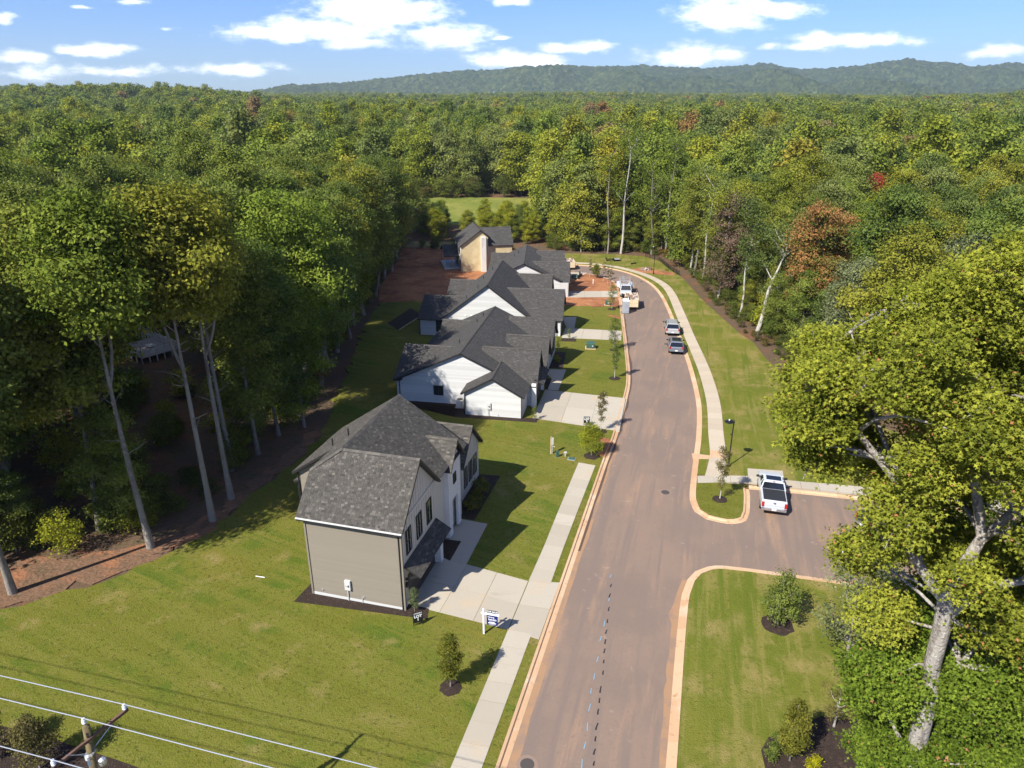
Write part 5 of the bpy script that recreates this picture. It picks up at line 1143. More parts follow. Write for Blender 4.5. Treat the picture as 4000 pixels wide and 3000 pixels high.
        v, f = star_leaves(p - np.array([x0, y0, z0]), .118, rng)
        o = bpy.data.objects.new(part, mesh_np(part, v, f, 4, [MATS[mm]], np.repeat(at, 2))); COL.objects.link(o); o.parent = e
    return e
sweetgum()
# smaller trees under and behind it
UT = tree_data(81, 9.5, .18, 2.6, .13, 14, 260, 20, .17, rc=.30, leafm='leaf_young')
UT2 = tree_data(82, 13, .30, 3.2, .2, 16, 330, 20, .20, rc=.35, leafm='leaf_near')
for x, y, s, kk, lm, lab, bk in ((19.6, 32.4, .95, UT, 'leaf_grey', 'slim grey-stemmed tree on the lawn edge left of the sweetgum', 'bark'), (17.0, 27.9, .42, UT, 'leaf_bronze', 'small bronze crape myrtle in the corner mulch bed', 'bark_pale'),
                                (25.5, 33, 1.0, UT2, 'leaf_wood', 'leafy tree right of the lawn behind the sweetgum', 'bark'), (24.4, 26.6, .95, UT2, 'leaf_dark', 'shaded tree with thick brown trunk at the lower right', 'bark_dark'), (30, 30, 1.0, UT2, 'leaf_wood', 'leafy tree on the right border beyond the parking bay', 'bark'), (22.6, 36.5, .62, UT, 'leaf_wood', 'small tree between the parking bay and the lawn', 'bark'),
                                (33, 36, 1.05, UT2, 'leaf_dark', 'dark tree at the right border by the parking bay', 'bark'), (39, 46, 1.15, UT2, 'leaf_wood', 'tree standing right of the parking bays', 'bark'), (46, 54, 1.2, UT2, 'leaf_grey', 'tree behind the parking bays at the right border', 'bark'),
                                (22.5, 24.5, .36, UT, 'leaf_brown', 'withered brown sapling at the bottom right', 'bark_pale'), (19.2, 25.2, .34, UT, 'leaf_bronze', 'bronze bush at the bottom right under the sweetgum', 'bark_dark')):
    place_tree(kk, x, y, s, 1, lab, None, leafm=lm, bark=bk, z=gz(y) + .08)
poly_slab('soil', [(18.5, 24), (20, 33), (27, 36), (48, 30), (48, 8), (16, 10)], 'forest_floor', .112, label='leaf litter under the trees at the lower right')
# young street trees, each with a mulch ring
COLUMN = tree_data(91, 4.2, .16, .66, .045, 20, 300, 22, .11, lob=.5, rc=.13, leafm='leaf_young', shape=.9)
SPARSE = tree_data(96, 4.3, .22, .46, .04, 18, 130, 15, .10, lob=.5, rc=.11, leafm='leaf_bronze', bark='bark_pale')
THIN = tree_data(92, 4.2, .30, .42, .035, 12, 60, 14, .11, lob=.5, rc=.12, leafm='leaf_bronze', bark='bark_pale')
ROUND = tree_data(93, 4.0, .18, 1.3, .06, 18, 260, 22, .13, lob=.42, rc=.2, leafm='leaf_young')
FIR = tree_data(94, 4.6, .14, 1.0, .05, 20, 130, 15, .12, lob=.34, rc=.16, leafm='leaf_dark', shape=.55)
CONE = tree_data(97, 4.2, .12, 1.25, .06, 24, 230, 18, .13, lob=.32, rc=.2, leafm='leaf_young', shape=.6)
for x, y, s, kk, lm, lab, ring in ((-3.46, 30.63, .90, COLUMN, 'leaf_young', 'dense oval young tree on the foreground lawn by the path', .62), (7.55, 59.84, .86, ROUND, 'leaf_lime', 'round-headed young tree beside the washed-out clay by the kerb', .75), (9.08, 65.44, 1.05, SPARSE, 'leaf_bronze', 'slim upright young tree at the corner of the second driveway', .62),
        (12.62, 81.19, 1.05, SPARSE, 'leaf_dark', 'upright young street tree in front of the nearest white house', .7), (14.06, 92.55, 1.0, FIR, 'leaf_dark', 'conical young street tree beside the green transformer box', .6), (16.69, 114.75, .9, FIR, 'leaf_dark', 'sparse young tree by the portable toilet', .75),
        (15.52, 139.9, .95, THIN, 'leaf_bronze', 'thin upright sapling at the far end of the clay yard', 0), (16.73, 139.2, .72, ROUND, 'leaf_young', 'small round sapling among the thin ones on the clay', 0), (18.0, 136.8, .95, THIN, 'leaf_bronze', 'thin bronze sapling in the middle of the clay yard row', 0), (18.3, 133.5, .9, THIN, 'leaf_brown', 'almost leafless sapling in the clay yard row', 0), (18.35, 129.8, 1.05, THIN, 'leaf_bronze', 'nearest bronze sapling of the clay yard row', 0),
        (17.48, 51.7, 1.15, SPARSE, 'leaf_bronze', 'tall narrow young tree on the grass island', .62), (16.84, 35.94, .95, CONE, 'leaf_dark', 'spreading dark young tree with mulch ring on the right lawn', 1.0), (13.88, 25.78, .92, COLUMN, 'leaf_young', 'upright clipped young tree in the corner mulch bed', 0),
        (-6.34, 37.25, .45, COLUMN, 'leaf_grey', 'small columnar shrub at the corner of the grey house', 0), (2.35, 68.3, .36, FIR, 'leaf_dark', 'small dark conifer at the corner of the nearest white house', 0), (-23.3, 25.3, .80, ROUND, 'leaf_bronze', 'bronze multi-stemmed shrub beside the power pole', 0), (-26.2, 26.2, .7, ROUND, 'leaf_bronze', 'bronze shrub at the bottom left border', 0), (8.2, 97.6, .36, FIR, 'leaf_dark', 'small conifer at the corner of the middle white house', 0), (6.4, 92.6, .40, FIR, 'leaf_young', 'small young conifer by the front bed of the nearest white house', 0)):
    if ring: mulch_ring(x, y, ring, 'mulch ring round the ' + ' '.join(lab.split()[:4]))
    place_tree(kk, x, y, s, 1, lab, None, leafm=lm, z=gz(y) + .1, name='young_tree')
BUSH = tree_data(95, .9, .05, .5, .02, 9, 60, 16, .10, lob=.5, rc=.1, leafm='leaf_young')
for x, y, s, lm, lab in ((-3.2, 50.0, 1.2, 'leaf_young', 'nearest low shrub in the shaded bed of the grey house'), (-2.9, 51.6, 1.2, 'leaf_young', 'middle low shrub in the shaded bed of the grey house'), (-2.6, 53.2, 1.2, 'leaf_young', 'far low shrub in the shaded bed of the grey house'), (13.69, 26.81, .8, 'leaf_dark', 'upper of two low dark shrubs in the corner mulch bed'), (13.03, 25.98, .8, 'leaf_dark', 'lower of two low dark shrubs in the corner mulch bed'), (14.88, 25.4, .7, 'leaf_yellow', 'bright yellow round shrub at the bottom border'), (5.9, 87.5, 1.0, 'leaf_lime', 'yellow-green shrub in front of the nearest white house')):
    place_tree(BUSH, x, y, s, 1, lab, None, leafm=lm, z=gz(y) + .1, name='shrub', cat='shrub')
# ================================================================ vehicles
def ring(y, zb, zt, w, tw=.93):
    h = zt - zb; q = [(.90, 0), (1.0, .18), (1.0, .62), (.985, .86), (tw, 1.0)]
    return [(x * w, y, zb + h * t) for x, t in q] + [(-x * w, y, zb + h * t) for x, t in reversed(q)]
def loft(m, secs, tw=.93):
    b = len(m.v); rs = [ring(*s, tw=tw) for s in secs]; k = 10
    for r in rs: m.v.extend(r)
    for i in range(len(rs) - 1):
        for j in range(k): m.f.append((b + i * k + j, b + (i + 1) * k + j, b + (i + 1) * k + (j + 1) % k, b + i * k + (j + 1) % k)); m.a.append(.5)
    m.f.append(tuple(b + j for j in range(k))); m.f.append(tuple(b + (len(rs) - 1) * k + j for j in reversed(range(k)))); m.a += [.5, .5]
def quad_box(y0, y1, z0, w0, Y0, Y1, z1, w1): return [(-w0, y0, z0), (w0, y0, z0), (w0, y1, z0), (-w0, y1, z0)], [(-w1, Y0, z1), (w1, Y0, z1), (w1, Y1, z1), (-w1, Y1, z1)]
def vehicle(label, x, y, heading, paint, secs, cab, wheels, group=None, pickup=False, sunroof=False, cat='car', name='car', wr=.37, width=1.0, glass_back=True):
    """x,y = middle of the rear bumper; heading in degrees right of +y"""
    L = secs[-1][0] - secs[0][0]; hd = R(heading); cx, cy = x + math.sin(hd) * L / 2, y + math.cos(hd) * L / 2
    e = empty(name, P(cx, cy, .005), -hd, label, cat, group); e.rotation_euler = (-.0287 * math.cos(hd), 0, -hd)
    m = MB(); loft(m, secs); body = m.build('body', MATS[paint], e, smooth=False, bevel=.03)
    y0, y1, z0, w0, Y0, Y1, z1, w1 = cab
    b, t = quad_box(*cab); m = MB(); m.hexa(b, t); gl = m.build('windows', MATS['car_glass'], e, bevel=.02)
    b2, t2 = quad_box(Y0 - .10, Y1 + .12, z1 - .05, w1 + .04, Y0 + .02, Y1 - .1, z1 + .06, w1 - .06); m = MB(); m.hexa(b2, t2); roof = m.build('roof', MATS[paint], e, bevel=.03)
    for s in (-1, 1):
        for (ya, yb, r) in ((y0, Y0, .09), (y1, Y1, .07), ((y0 + y1) / 2 - .1, (Y0 + Y1) / 2 - .1, .06)):
            MB().bar((s * w0 * .995, ya, z0), (s * (w1 + .005), yb, z1), r, r).build('pillar', MATS[paint], roof)
    if sunroof: MB().box((0, (Y0 + Y1) / 2, z1 + .065), (w1 * 1.55, (Y1 - Y0) * .66, .02)).build('sunroof', MATS['car_glass'], roof)
    else:
        for s in (-1, 1): MB().box((s * w1 * .86, (Y0 + Y1) / 2, z1 + .085), (.04, (Y1 - Y0) * .86, .04)).build('roof_rail', MATS['black_trim'], roof)
    for yy in wheels:
        for s in (-1, 1):
            wh = MB().tube([(s * (width - .24), yy, wr), (s * (width + .005), yy, wr)], wr, 16).build('wheel', MATS['tyre'], e)
            MB().tube([(s * (width - .05), yy, wr), (s * (width + .012), yy, wr)], wr * .62, 12).build('rim', MATS['rim'], wh)
    yr, yf = secs[0][0], secs[-1][0]; w = width
    for s in (-1, 1):
        MB().box((s * (w - .13), yr + .03, 1.0), (.2, .14, .42 if pickup else .3)).build('tail_lamp', MATS['tail_red'], e)
        MB().box((s * (w - .25), yf - .05, .85), (.38, .14, .18)).build('headlamp', MATS['chrome'], e)
        MB().box((s * (w + .13), y1 - .25, z0 + .1), (.24, .12, .18)).build('mirror', MATS['black_trim'], e, bevel=.02)
    MB().box((0, yr - .06, .62), (w * 1.9, .22, .22)).build('rear_bumper', MATS['chrome' if pickup else paint], e, bevel=.03)
    MB().box((0, yr - .175, .66), (.34, .02, .16)).build('number_plate', MATS['plate'], e)
    MB().box((0, yf + .0, .58), (w * 1.8, .2, .3)).build('front_bumper', MATS['black_trim'], e, bevel=.03)
    if pickup:
        MB().box((0, (yr + y0) / 2 + .02, 1.375), (w * 1.72, y0 - yr - .22, .05)).build('bed_cover', MATS['tonneau'], e, bevel=.01)
        MB().box((0, yr - .005, 1.13), (w * 1.55, .06, .42)).build('tailgate', MATS[paint], e, bevel=.01)
        MB().lathe((0, yr - .03, 1.18), [(.09, -.03), (.11, 0), (.09, .03)], 12).build('badge', MATS['sign_blue'], e)
        MB().box((0, Y0 - .06, z1 + .03), (.22, .06, .04)).build('brake_lamp', MATS['tail_red'], e)
    return e
PK = [(-2.95, .56, 1.26, .96), (-2.86, .48, 1.35, 1.0), (-.95, .42, 1.36, 1.01), (1.2, .42, 1.25, 1.01), (2.1, .42, 1.20, .99), (2.75, .46, 1.12, .94), (2.95, .5, .98, .84)]
PKC = (-.92, 1.42, 1.30, .95, -.62, .52, 1.90, .76)
vehicle('white crew-cab pickup with black bed cover parked by the grass island', 21.1, 49.2, 15.3, 'car_white', PK, PKC, (-1.85, 1.85), pickup=True, sunroof=True, cat='pickup', name='pickup_truck')
SU = [(-2.6, .52, 1.02, .94), (-2.5, .42, 1.14, .99), (-1.0, .38, 1.16, 1.01), (1.0, .38, 1.10, 1.01), (1.9, .40, 1.05, .98), (2.45, .44, .98, .92), (2.62, .5, .84, .82)]
vehicle('white full-size estate car, farther of the two parked along the right kerb', 23.55, 99.3, 8.2, 'car_offwhite', SU, (-2.42, 1.18, 1.1, .96, -2.18, .40, 1.78, .78), (-1.55, 1.6), sunroof=False)
CR = [(-2.4, .5, 1.0, .92), (-2.3, .42, 1.10, .96), (-1.0, .38, 1.12, .98), (1.0, .38, 1.05, .98), (1.8, .40, 1.0, .95), (2.3, .44, .92, .88), (2.42, .5, .8, .78)]
vehicle('silver crossover car, nearer of the two parked along the right kerb', 22.2, 90.6, 9.3, 'car_silver', CR, (-2.25, 1.12, 1.05, .93, -1.95, .35, 1.68, .74), (-1.4, 1.45), sunroof=True, width=.97)
mat('car_dark', (.02, .022, .026), .3, .5, coat=.5)
vehicle('dark pickup half hidden under the sweetgum, rear to the street', 24.2, 43.2, 82, 'car_dark', PK, PKC, (-1.85, 1.85), pickup=True, cat='pickup', name='pickup_truck')
vehicle('second dark pickup behind the sweetgum leaves', 27.2, 46.9, 78, 'car_dark', PK, PKC, (-1.85, 1.85), pickup=True, cat='pickup', name='pickup_truck')

def lumps(n, cx, cy, cz, sx, sy, sz, seed):
    rng = np.random.default_rng(seed); m = MB()
    for i in range(n):
        x, y, z = cx + rng.uniform(-sx, sx), cy + rng.uniform(-sy, sy), cz + rng.uniform(0, sz)
        a, b, c = rng.uniform(.12, .5), rng.uniform(.08, .35), rng.uniform(.04, .2); t = Matrix.Rotation(rng.uniform(0, 6.28), 3, 'Z') @ Matrix.Rotation(rng.uniform(-.8, .8), 3, 'X') @ Matrix.Rotation(rng.uniform(-.6, .6), 3, 'Y')
        q = [Vector((u * a, v * b, w * c)) for w in (-1, 1) for u, v in ((-1, -1), (1, -1), (1, 1), (-1, 1))]; q = [tuple(t @ p + Vector((x, y, z))) for p in q]
        m.hexa(q[:4], q[4:], rng.random())
    return m
mat('rubble', (.3, .2, .13), .9, .2, attr=((.16, .09, .05), (.58, .52, .46)))
mat('trailer_cream', (.62, .50, .33), .6, .3, var=(1.5, (.48, .33, .19), .55, .75))
def dump_trailer(label, x, y, heading, paint, w, l, h, seed, load=True):
    hd = R(heading); e = empty('dump_trailer', P(x + math.sin(hd) * l / 2, y + math.cos(hd) * l / 2, 0), -hd, label, 'trailer')
    z0 = .55
    MB().box((0, 0, z0), (w, l, .12)).build('bed', MATS[paint], e)
    for s in (-1, 1):
        p = MB().box((s * (w / 2 - .03), 0, z0 + h / 2), (.06, l, h)).build('side_wall', MATS[paint], e)
        for i in range(5): MB().box((s * (w / 2 + .02), -l / 2 + .2 + i * (l - .4) / 4, z0 + h / 2), (.07, .08, h - .02)).build('rib', MATS[paint], p)
        MB().box((s * (w / 2 - .03), 0, z0 + h + .03), (.1, l, .07)).build('top_rail', MATS[paint], p)
        for yy in (-.5, .4):
            MB().tube([(s * (w / 2 - .26), yy, .34), (s * (w / 2 - .02), yy, .34)], .34, 14).build('wheel', MATS['tyre'], e)
    MB().box((0, l / 2 - .03, z0 + h / 2), (w - .13, .06, h)).build('front_wall', MATS[paint], e)
    for s in (-1, 1):
        g = MB().box((s * (w / 4 - .02), -l / 2 - .03, z0 + h / 2), (w / 2 - .06, .06, h)).build('rear_gate', MATS[paint], e)
        MB().box((s * (w / 4 - .02), -l / 2 - .075, z0 + h * .55), (w / 2 - .1, .03, .06)).build('gate_bar', MATS[paint], g)
    MB().bar((0, l / 2, .5), (0, l / 2 + 1.2, .5), .1, .12).build('drawbar', MATS['black_trim'], e)
    MB().box((0, -l / 2 - .05, z0 - .12), (w, .1, .14)).build('rear_beam', MATS['black_trim'], e)
    if load:
        o = lumps(150, 0, .1, z0 + .25, w / 2 - .25, l / 2 - .35, h * .8, seed).build('load', MATS['rubble'], e); o['kind'] = 'stuff'
    return e
dump_trailer('cream dump trailer heaped with building rubbish beside the portable toilet', 20.0, 114.7, 7, 'trailer_cream', 2.1, 4.6, 1.25, 5)
dump_trailer('pale dump trailer at the far end of the street behind the last white house', 12.3, 147.6, -4, 'trailer_cream', 2.0, 3.6, 1.1, 6)

def work_truck():
    x, y, hd = 20.25, 122.6, R(5); l = 6.4
    e = empty('work_truck', P(x + math.sin(hd) * l / 2, y + math.cos(hd) * l / 2, 0), math.pi - hd, 'white work truck with open tool boxes and ladder rack facing the viewer', 'truck')
    m = MB(); loft(m, [(-3.2, .6, .98, .95), (-.4, .5, 1.1, .98), (1.6, .45, 1.22, 1.0), (2.6, .45, 1.16, .98), (3.1, .5, 1.0, .9)]); m.build('body', MATS['car_white'], e, bevel=.03)
    b, t = quad_box(-.3, 1.75, 1.18, .96, .0, 1.05, 1.95, .80); MB2 = MB(); MB2.hexa(b, t); MB2.build('windows', MATS['car_glass'], e, bevel=.02)
    b, t = quad_box(-.12, 1.18, 1.9, .84, .02, 1.0, 2.0, .74); MB2 = MB(); MB2.hexa(b, t); MB2.build('roof', MATS['car_white'], e, bevel=.03)
    for s in (-1, 1):
        MB().bar((s * .95, 1.72, 1.2), (s * .8, 1.06, 1.95), .09, .09).build('pillar', MATS['car_white'], e)
        bx = MB().box((s * .93, -1.7, 1.35), (.34, 2.8, .75)).build('tool_box', MATS['car_white'], e, bevel=.02)
        for yy in (-2.6, -1.7, -.8): MB().box((s * 1.28, yy, 1.45), (.38, .05, .6)).build('open_door', MATS['car_white'], bx)
        for yy in (-2.0, 1.9): MB().tube([(s * .72, yy, .4), (s * .98, yy, .4)], .4, 14).build('wheel', MATS['tyre'], e)
        MB().box((s * 1.15, 1.45, 1.35), (.22, .1, .26)).build('mirror', MATS['black_trim'], e)
        MB().box((s * .72, 3.08, .9), (.36, .1, .2)).build('headlamp', MATS['chrome'], e)
    rk = MB()
    for s in (-1, 1):
        for yy in (-3.0, -.3): rk.bar((s * .9, yy, 1.7), (s * .9, yy, 2.35), .06, .06)
        rk.bar((s * .9, -3.1, 2.38), (s * .9, 1.4, 2.38), .06, .06)
    for yy in (-3.0, -1.7, -.3): rk.bar((-.95, yy, 2.44), (.95, yy, 2.44), .06, .06)
    rk.build('ladder_rack', MATS['galvanised'], e)
    ld = MB()
    for s in (.15, .5): ld.bar((s, -3.4, 2.54), (s, 1.2, 2.54), .05, .08)
    for i in range(12): ld.bar((.15, -3.2 + i * .37, 2.54), (.5, -3.2 + i * .37, 2.54), .04, .04)
    ld.build('ladder', MATS['galvanised'], e)
    MB().box((0, 3.15, .7), (1.7, .12, .35)).build('grille', MATS['black_trim'], e)
work_truck()
tag(lumps(34, 21.5, 128.6, gz(128.6) + .25, .55, .6, 1.5, 8).build('sheeting_heap', MATS['rubble']), 'heap of pale torn sheeting behind the white work truck', 'heap')

# ================================================================ street furniture and site things
def toilet():
    e = empty('portable_toilet', P(18.65, 112.7, 0), -R(4), 'grey portable toilet with white roof standing at the kerb', 'toilet')
    MB().box((0, 0, 1.07), (1.08, 1.1, 2.14)).build('cabin', MATS['grey_plastic'], e, bevel=.03)
    b, t = [(-.58, -.6, 2.12), (.58, -.6, 2.12), (.58, .6, 2.12), (-.58, .6, 2.12)], [(-.4, -.42, 2.34), (.4, -.42, 2.34), (.4, .42, 2.34), (-.4, .42, 2.34)]
    m = MB(); m.hexa(b, t); m.build('roof', MATS['white_plastic'], e, bevel=.03)
    w = MB().box((0, -.565, 1.05), (.9, .04, 1.95)).build('back_panel', MATS['grey_plastic'], e, bevel=.01)
    for x in (-.2, 0, .2): MB().box((x, -.6, 1.35), (.08, .04, .7)).build('rib', MATS['grey_plastic'], w)
    for a, b in (((-.4, .2), (.4, .6)), ((.4, .2), (-.4, .6))): MB().bar((a[0], -.6, a[1]), (b[0], -.6, b[1]), .04, .04).build('rib', MATS['grey_plastic'], w)
    pipe(e, [(.4, .35, 2.1), (.4, .35, 2.55)], .05, 'white_plastic', 'vent_pipe')
    MB().box((0, 0, .04), (1.2, 1.25, .08)).build('skid', MATS['black_trim'], e)
toilet()
TEXTS = []
def text(root, s, size, loc, m='sign_white', name='lettering', bold=0.0, rot=(math.pi / 2, 0, 0), sx=1.0):
    c = bpy.data.curves.new(name, 'FONT'); c.body = s; c.size = size; c.align_x = 'CENTER'; c.align_y = 'CENTER'; c.extrude = .003; c.offset = bold
    c.materials.append(MATS[m]); o = bpy.data.objects.new(name, c); COL.objects.link(o); o.parent = root; o.location = loc; o.rotation_euler = rot; o.scale = (sx, 1, 1); TEXTS.append(o); return o
def lot_sign(x, y, rz, num, label, tilt=0):
    e = empty('lot_sign', P(x, y, .1), rz, label, 'sign'); e.rotation_euler = (tilt, 0, rz)
    MB().box((0, 0, .62), (.60, .02, .80)).build('board', MATS['sign_black'], e)
    for s in (-1, 1): MB().box((s * .31, 0, .5), (.025, .03, 1.06)).build('leg', MATS['lamp_black'], e)
    MB().box((0, 0, .14), (.62, .02, .02)).build('crossbar', MATS['lamp_black'], e)
    MB().box((0, -.012, .88), (.56, .004, .005)).build('rule', MATS['sign_white'], e)
    text(e, 'AVAILABLE', .105, (0, -.014, .945), bold=.002); text(e, 'LOT', .27, (0, -.014, .70), bold=.012); text(e, str(num), .26, (0, -.014, .46), bold=.012)
lot_sign(-5.93, 35.9, R(22), 1, 'black sign reading AVAILABLE LOT 1 beside the first driveway')
lot_sign(7.78, 67.0, R(-4), 2, 'black sign reading AVAILABLE LOT 2 beside the second driveway')
lot_sign(13.8, 140.6, R(-10), 4, 'far black lot sign on the clay yard by the last driveway')
def sale_sign():
    e = empty('sale_sign', P(-1.75, 35.12, .1), -R(14), 'white post with blue FOR SALE board at the edge of the first driveway', 'sign')
    MB().box((0, 0, .93), (.10, .10, 1.86)).build('post', MATS['sign_white'], e, bevel=.008)
    MB().lathe((0, 0, 1.86), [(.06, 0), (.07, .04), (.01, .1)], 8).build('finial', MATS['sign_white'], e)
    MB().box((.42, 0, 1.58), (1.16, .08, .10)).build('arm', MATS['sign_white'], e, bevel=.006)
    r = MB().box((.55, 0, 1.78), (.68, .02, .20)).build('rider', MATS['sign_black'], e)
    b = MB().box((.55, 0, 1.13), (.70, .02, .72)).build('board', MATS['sign_blue'], e)
    for x in (.3, .8): pipe(b, [(x, 0, 1.49), (x, 0, 1.54)], .008, 'galvanised', 'chain')
    text(r, 'FOR SALE', .155, (.55, -.014, 1.785), bold=.004)
    text(b, 'Herlong', .125, (.47, -.014, 1.37), bold=.003); text(b, "Sotheby's", .135, (.56, -.014, 1.20), bold=.004); text(b, 'INTERNATIONAL REALTY', .045, (.56, -.014, 1.115))
    for z, w, h in ((1.0, .34, .04), (.925, .50, .055), (.83, .42, .02)): MB().box((.54, -.013, z), (w, .004, h)).build('small_print', MATS['sign_white'], b)
sale_sign()
def street_lamp(x, y, h, label, face):
    e = empty('street_lamp', P(x, y, .1), face, label, 'street lamp')
    MB().lathe((0, 0, 0), [(.16, 0), (.16, .25), (.09, .4), (.075, .9)], 12).build('base', MATS['lamp_black'], e, smooth=False)
    pipe(e, [(0, 0, .8), (0, 0, h - .7), (0, 0, h - .25), (.06, 0, h), (.0, 0, h + .16), (-.22, 0, h + .2), (-.42, 0, h + .14)], [.06, .05, .045, .04, .035, .03, .03], 'lamp_black', 'pole', 10)
    hd = MB().lathe((-.42, 0, h), [(.40, -.02), (.42, .02), (.28, .09), (.10, .14)], 18).build('shade', MATS['lamp_black'], e)
    MB().lathe((-.42, 0, h - .09), [(.10, 0), (.15, .05), (.15, .08)], 12).build('lens', MATS['white_plastic'], hd)
    MB().lathe((-.42, 0, h + .14), [(.06, 0), (.06, .12)], 10).build('sensor', MATS['white_plastic'], hd)
    MB().box((-.12, 0, h * .72), (.16, .06, .06)).build('bracket', MATS['lamp_black'], e)
street_lamp(19.92, 57.78, 4.5, 'black gooseneck street lamp on the lawn by the grass island', 0)
street_lamp(28.9, 143.0, 5.4, 'far black street lamp outside the street bend', 0)
def green_box(x, y, rz, w, d, h, label):
    e = empty('transformer_box', P(x, y, .1), rz, label, 'utility box')
    MB().box((0, 0, .05), (w + .3, d + .3, .1)).build('pad', MATS['clay_concrete'], e)
    m = MB(); m.hexa([(-w / 2, -d / 2, .1), (w / 2, -d / 2, .1), (w / 2, d / 2, .1), (-w / 2, d / 2, .1)], [(-w / 2, -d / 2 + .08, h), (w / 2, -d / 2 + .08, h), (w / 2, d / 2, h + .08), (-w / 2, d / 2, h + .08)]); c = m.build('cabinet', MATS['green_box'], e, bevel=.02)
    MB().box((0, -d / 2 + .01, h * .5), (w * .9, .03, h * .65)).build('door', MATS['green_box'], c); MB().box((w * .25, -d / 2 - .01, h * .6), (.12, .01, .12)).build('warning_plate', MATS['sign_white'], c)
green_box(10.9, 93.4, -R(6), 1.15, 1.0, .8, 'green transformer box on the lawn of the nearest white house')
green_box(12.4, 138.3, 0, 1.15, 1.0, .8, 'green transformer box on the clay yard')
green_box(16.2, 117.4, 0, .6, .5, .75, 'small dark utility box by the sparse young tree')
def site_post():
    e = empty('meter_post', P(3.71, 60.33, .1), .2, 'timber post with electric meter on the lawn near the second driveway', 'post')
    MB().box((0, 0, .9), (.12, .12, 1.8)).build('post', MATS['raw_timber'], e); MB().box((.14, -.02, 1.35), (.16, .14, .7)).build('meter_box', MATS['pale_grey_metal'], e); pipe(e, [(.14, 0, 0), (.14, 0, 1.0)], .035, 'pale_grey_metal', 'conduit')
    pipe(e, [(.14, -.1, .85), (.32, -.1, .8), (.34, -.1, .7)], .02, 'white_plastic', 'cable')
site_post()
e = empty('cable_pedestal', P(4.3, 59.7, .1), .3, 'small green cable pedestal right of the meter post', 'utility box'); MB().box((0, 0, .28), (.28, .2, .56)).build('shell', MATS['green_box'], e, bevel=.02); MB().box((0, 0, .6), (.2, .16, .1)).build('cap', MATS['green_box'], e, bevel=.02)
e = empty('cable_pedestal', P(5.05, 59.75, .1), .2, 'low grey cable pedestal between two green boxes', 'utility box'); pipe(e, [(0, 0, 0), (0, 0, .35)], .05, 'pale_grey_metal', 'stem'); MB().box((0, 0, .42), (.3, .12, .16)).build('head', MATS['pale_grey_metal'], e, bevel=.02)
e = empty('handhole', P(5.6, 59.2, .1), -.25, 'green ground-level lid on the lawn', 'utility box'); MB().box((0, 0, .05), (.6, .42, .1)).build('lid', MATS['green_box'], e, bevel=.01); MB().box((0, 0, .02), (.7, .52, .06)).build('rim', MATS['grey_plastic'], e)
def ac_unit(x, y, rz, label):
    e = empty('air_conditioner', P(x, y, .1), rz, label, 'air conditioner')
    MB().box((0, 0, .05), (.95, .95, .1)).build('pad', MATS['concrete'], e); c = MB().box((0, 0, .52), (.78, .78, .84)).build('casing', MATS['pale_grey_metal'], e, bevel=.04)
    for i in range(6): MB().box((0, -.392, .2 + i * .12), (.66, .02, .03)).build('louvre', MATS['grey_plastic'], c)
    MB().lathe((0, 0, .94), [(.33, 0), (.33, .02), (.06, .025)], 14).build('fan_grille', MATS['iron'], c)
ac_unit(-13.85, 42.2, R(-15), 'air conditioner behind the back corner of the grey house')
ac_unit(-5.75, 72.0, R(-10), 'air conditioner beside the white wall of the nearest white house')
m = MB().tube([(-.35, 0, .04), (.35, 0, .04)], .03, 8); o = m.build('plastic_pipe', MATS['white_plastic'], None, P(-17.6, 40.9, .1), R(-12)); tag(o, 'short white plastic pipe lying on the left lawn', 'pipe')
# washed-out clay by the kerb, rubbish and timber at the street bend
poly_slab('soil', [(8.0, 60.6), (8.9, 61.2), (9.2, 62.7), (7.9, 64.2), (8.3, 64.6), (9.7, 63.6), (10.0, 62.9), (8.75, 59.4)], 'red_clay', .128, label='red clay washed over the grass at the kerb')
poly_slab('soil', [(15.9, 110.0), (17.2, 108.5), (17.25, 110.4), (15.4, 111)], 'red_clay', .128, label='small clay patch on the grass near the portable toilet')
def flat_trailer(x, y, rz, label):
    e = empty('equipment_trailer', P(x, y, .1), rz, label, 'trailer'); 
    for s in (-1, 1): MB().bar((-1.6, s * .55, .35), (1.6, s * .55, .35), .1, .12).build('frame_rail', MATS['lamp_black'], e)
    for i in range(5): MB().bar((-1.5 + i * .75, -.55, .3), (-1.5 + i * .75, .55, .3), .08, .08).build('cross_member', MATS['lamp_black'], e)
    MB().box((-1.55, 0, .55), (.08, 1.2, .5)).build('headboard', MATS['lamp_black'], e); MB().box((.9, 0, .42), (1.2, 1.0, .05)).build('deck', MATS['grey_plastic'], e)
    for s in (-1, 1): MB().tube([(.2, s * .6, .26), (.2, s * .75, .26)], .26, 12).build('wheel', MATS['tyre'], e)
flat_trailer(22.5, 157, .05, 'low black equipment trailer on the grass outside the bend'); 
e = empty('timber_stack', P(26.4, 153.4, .1), .4, 'small dark heap of timber outside the street bend', 'timber')
for i in range(9): MB().bar((-.7 + .05 * i, -.3 + .07 * i, .08 + .05 * (i % 4)), (.7, .3 - .06 * i, .14 + .06 * (i % 3)), .1, .08).build('plank', MATS['lamp_black'], e)
tag(lumps(22, 28.0, 146.6, gz(146.6) + .1, .8, .6, .5, 12).build('brush_heap', MATS['rubble']), 'brown heap of brush on the bare clay by the far lamp', 'heap')
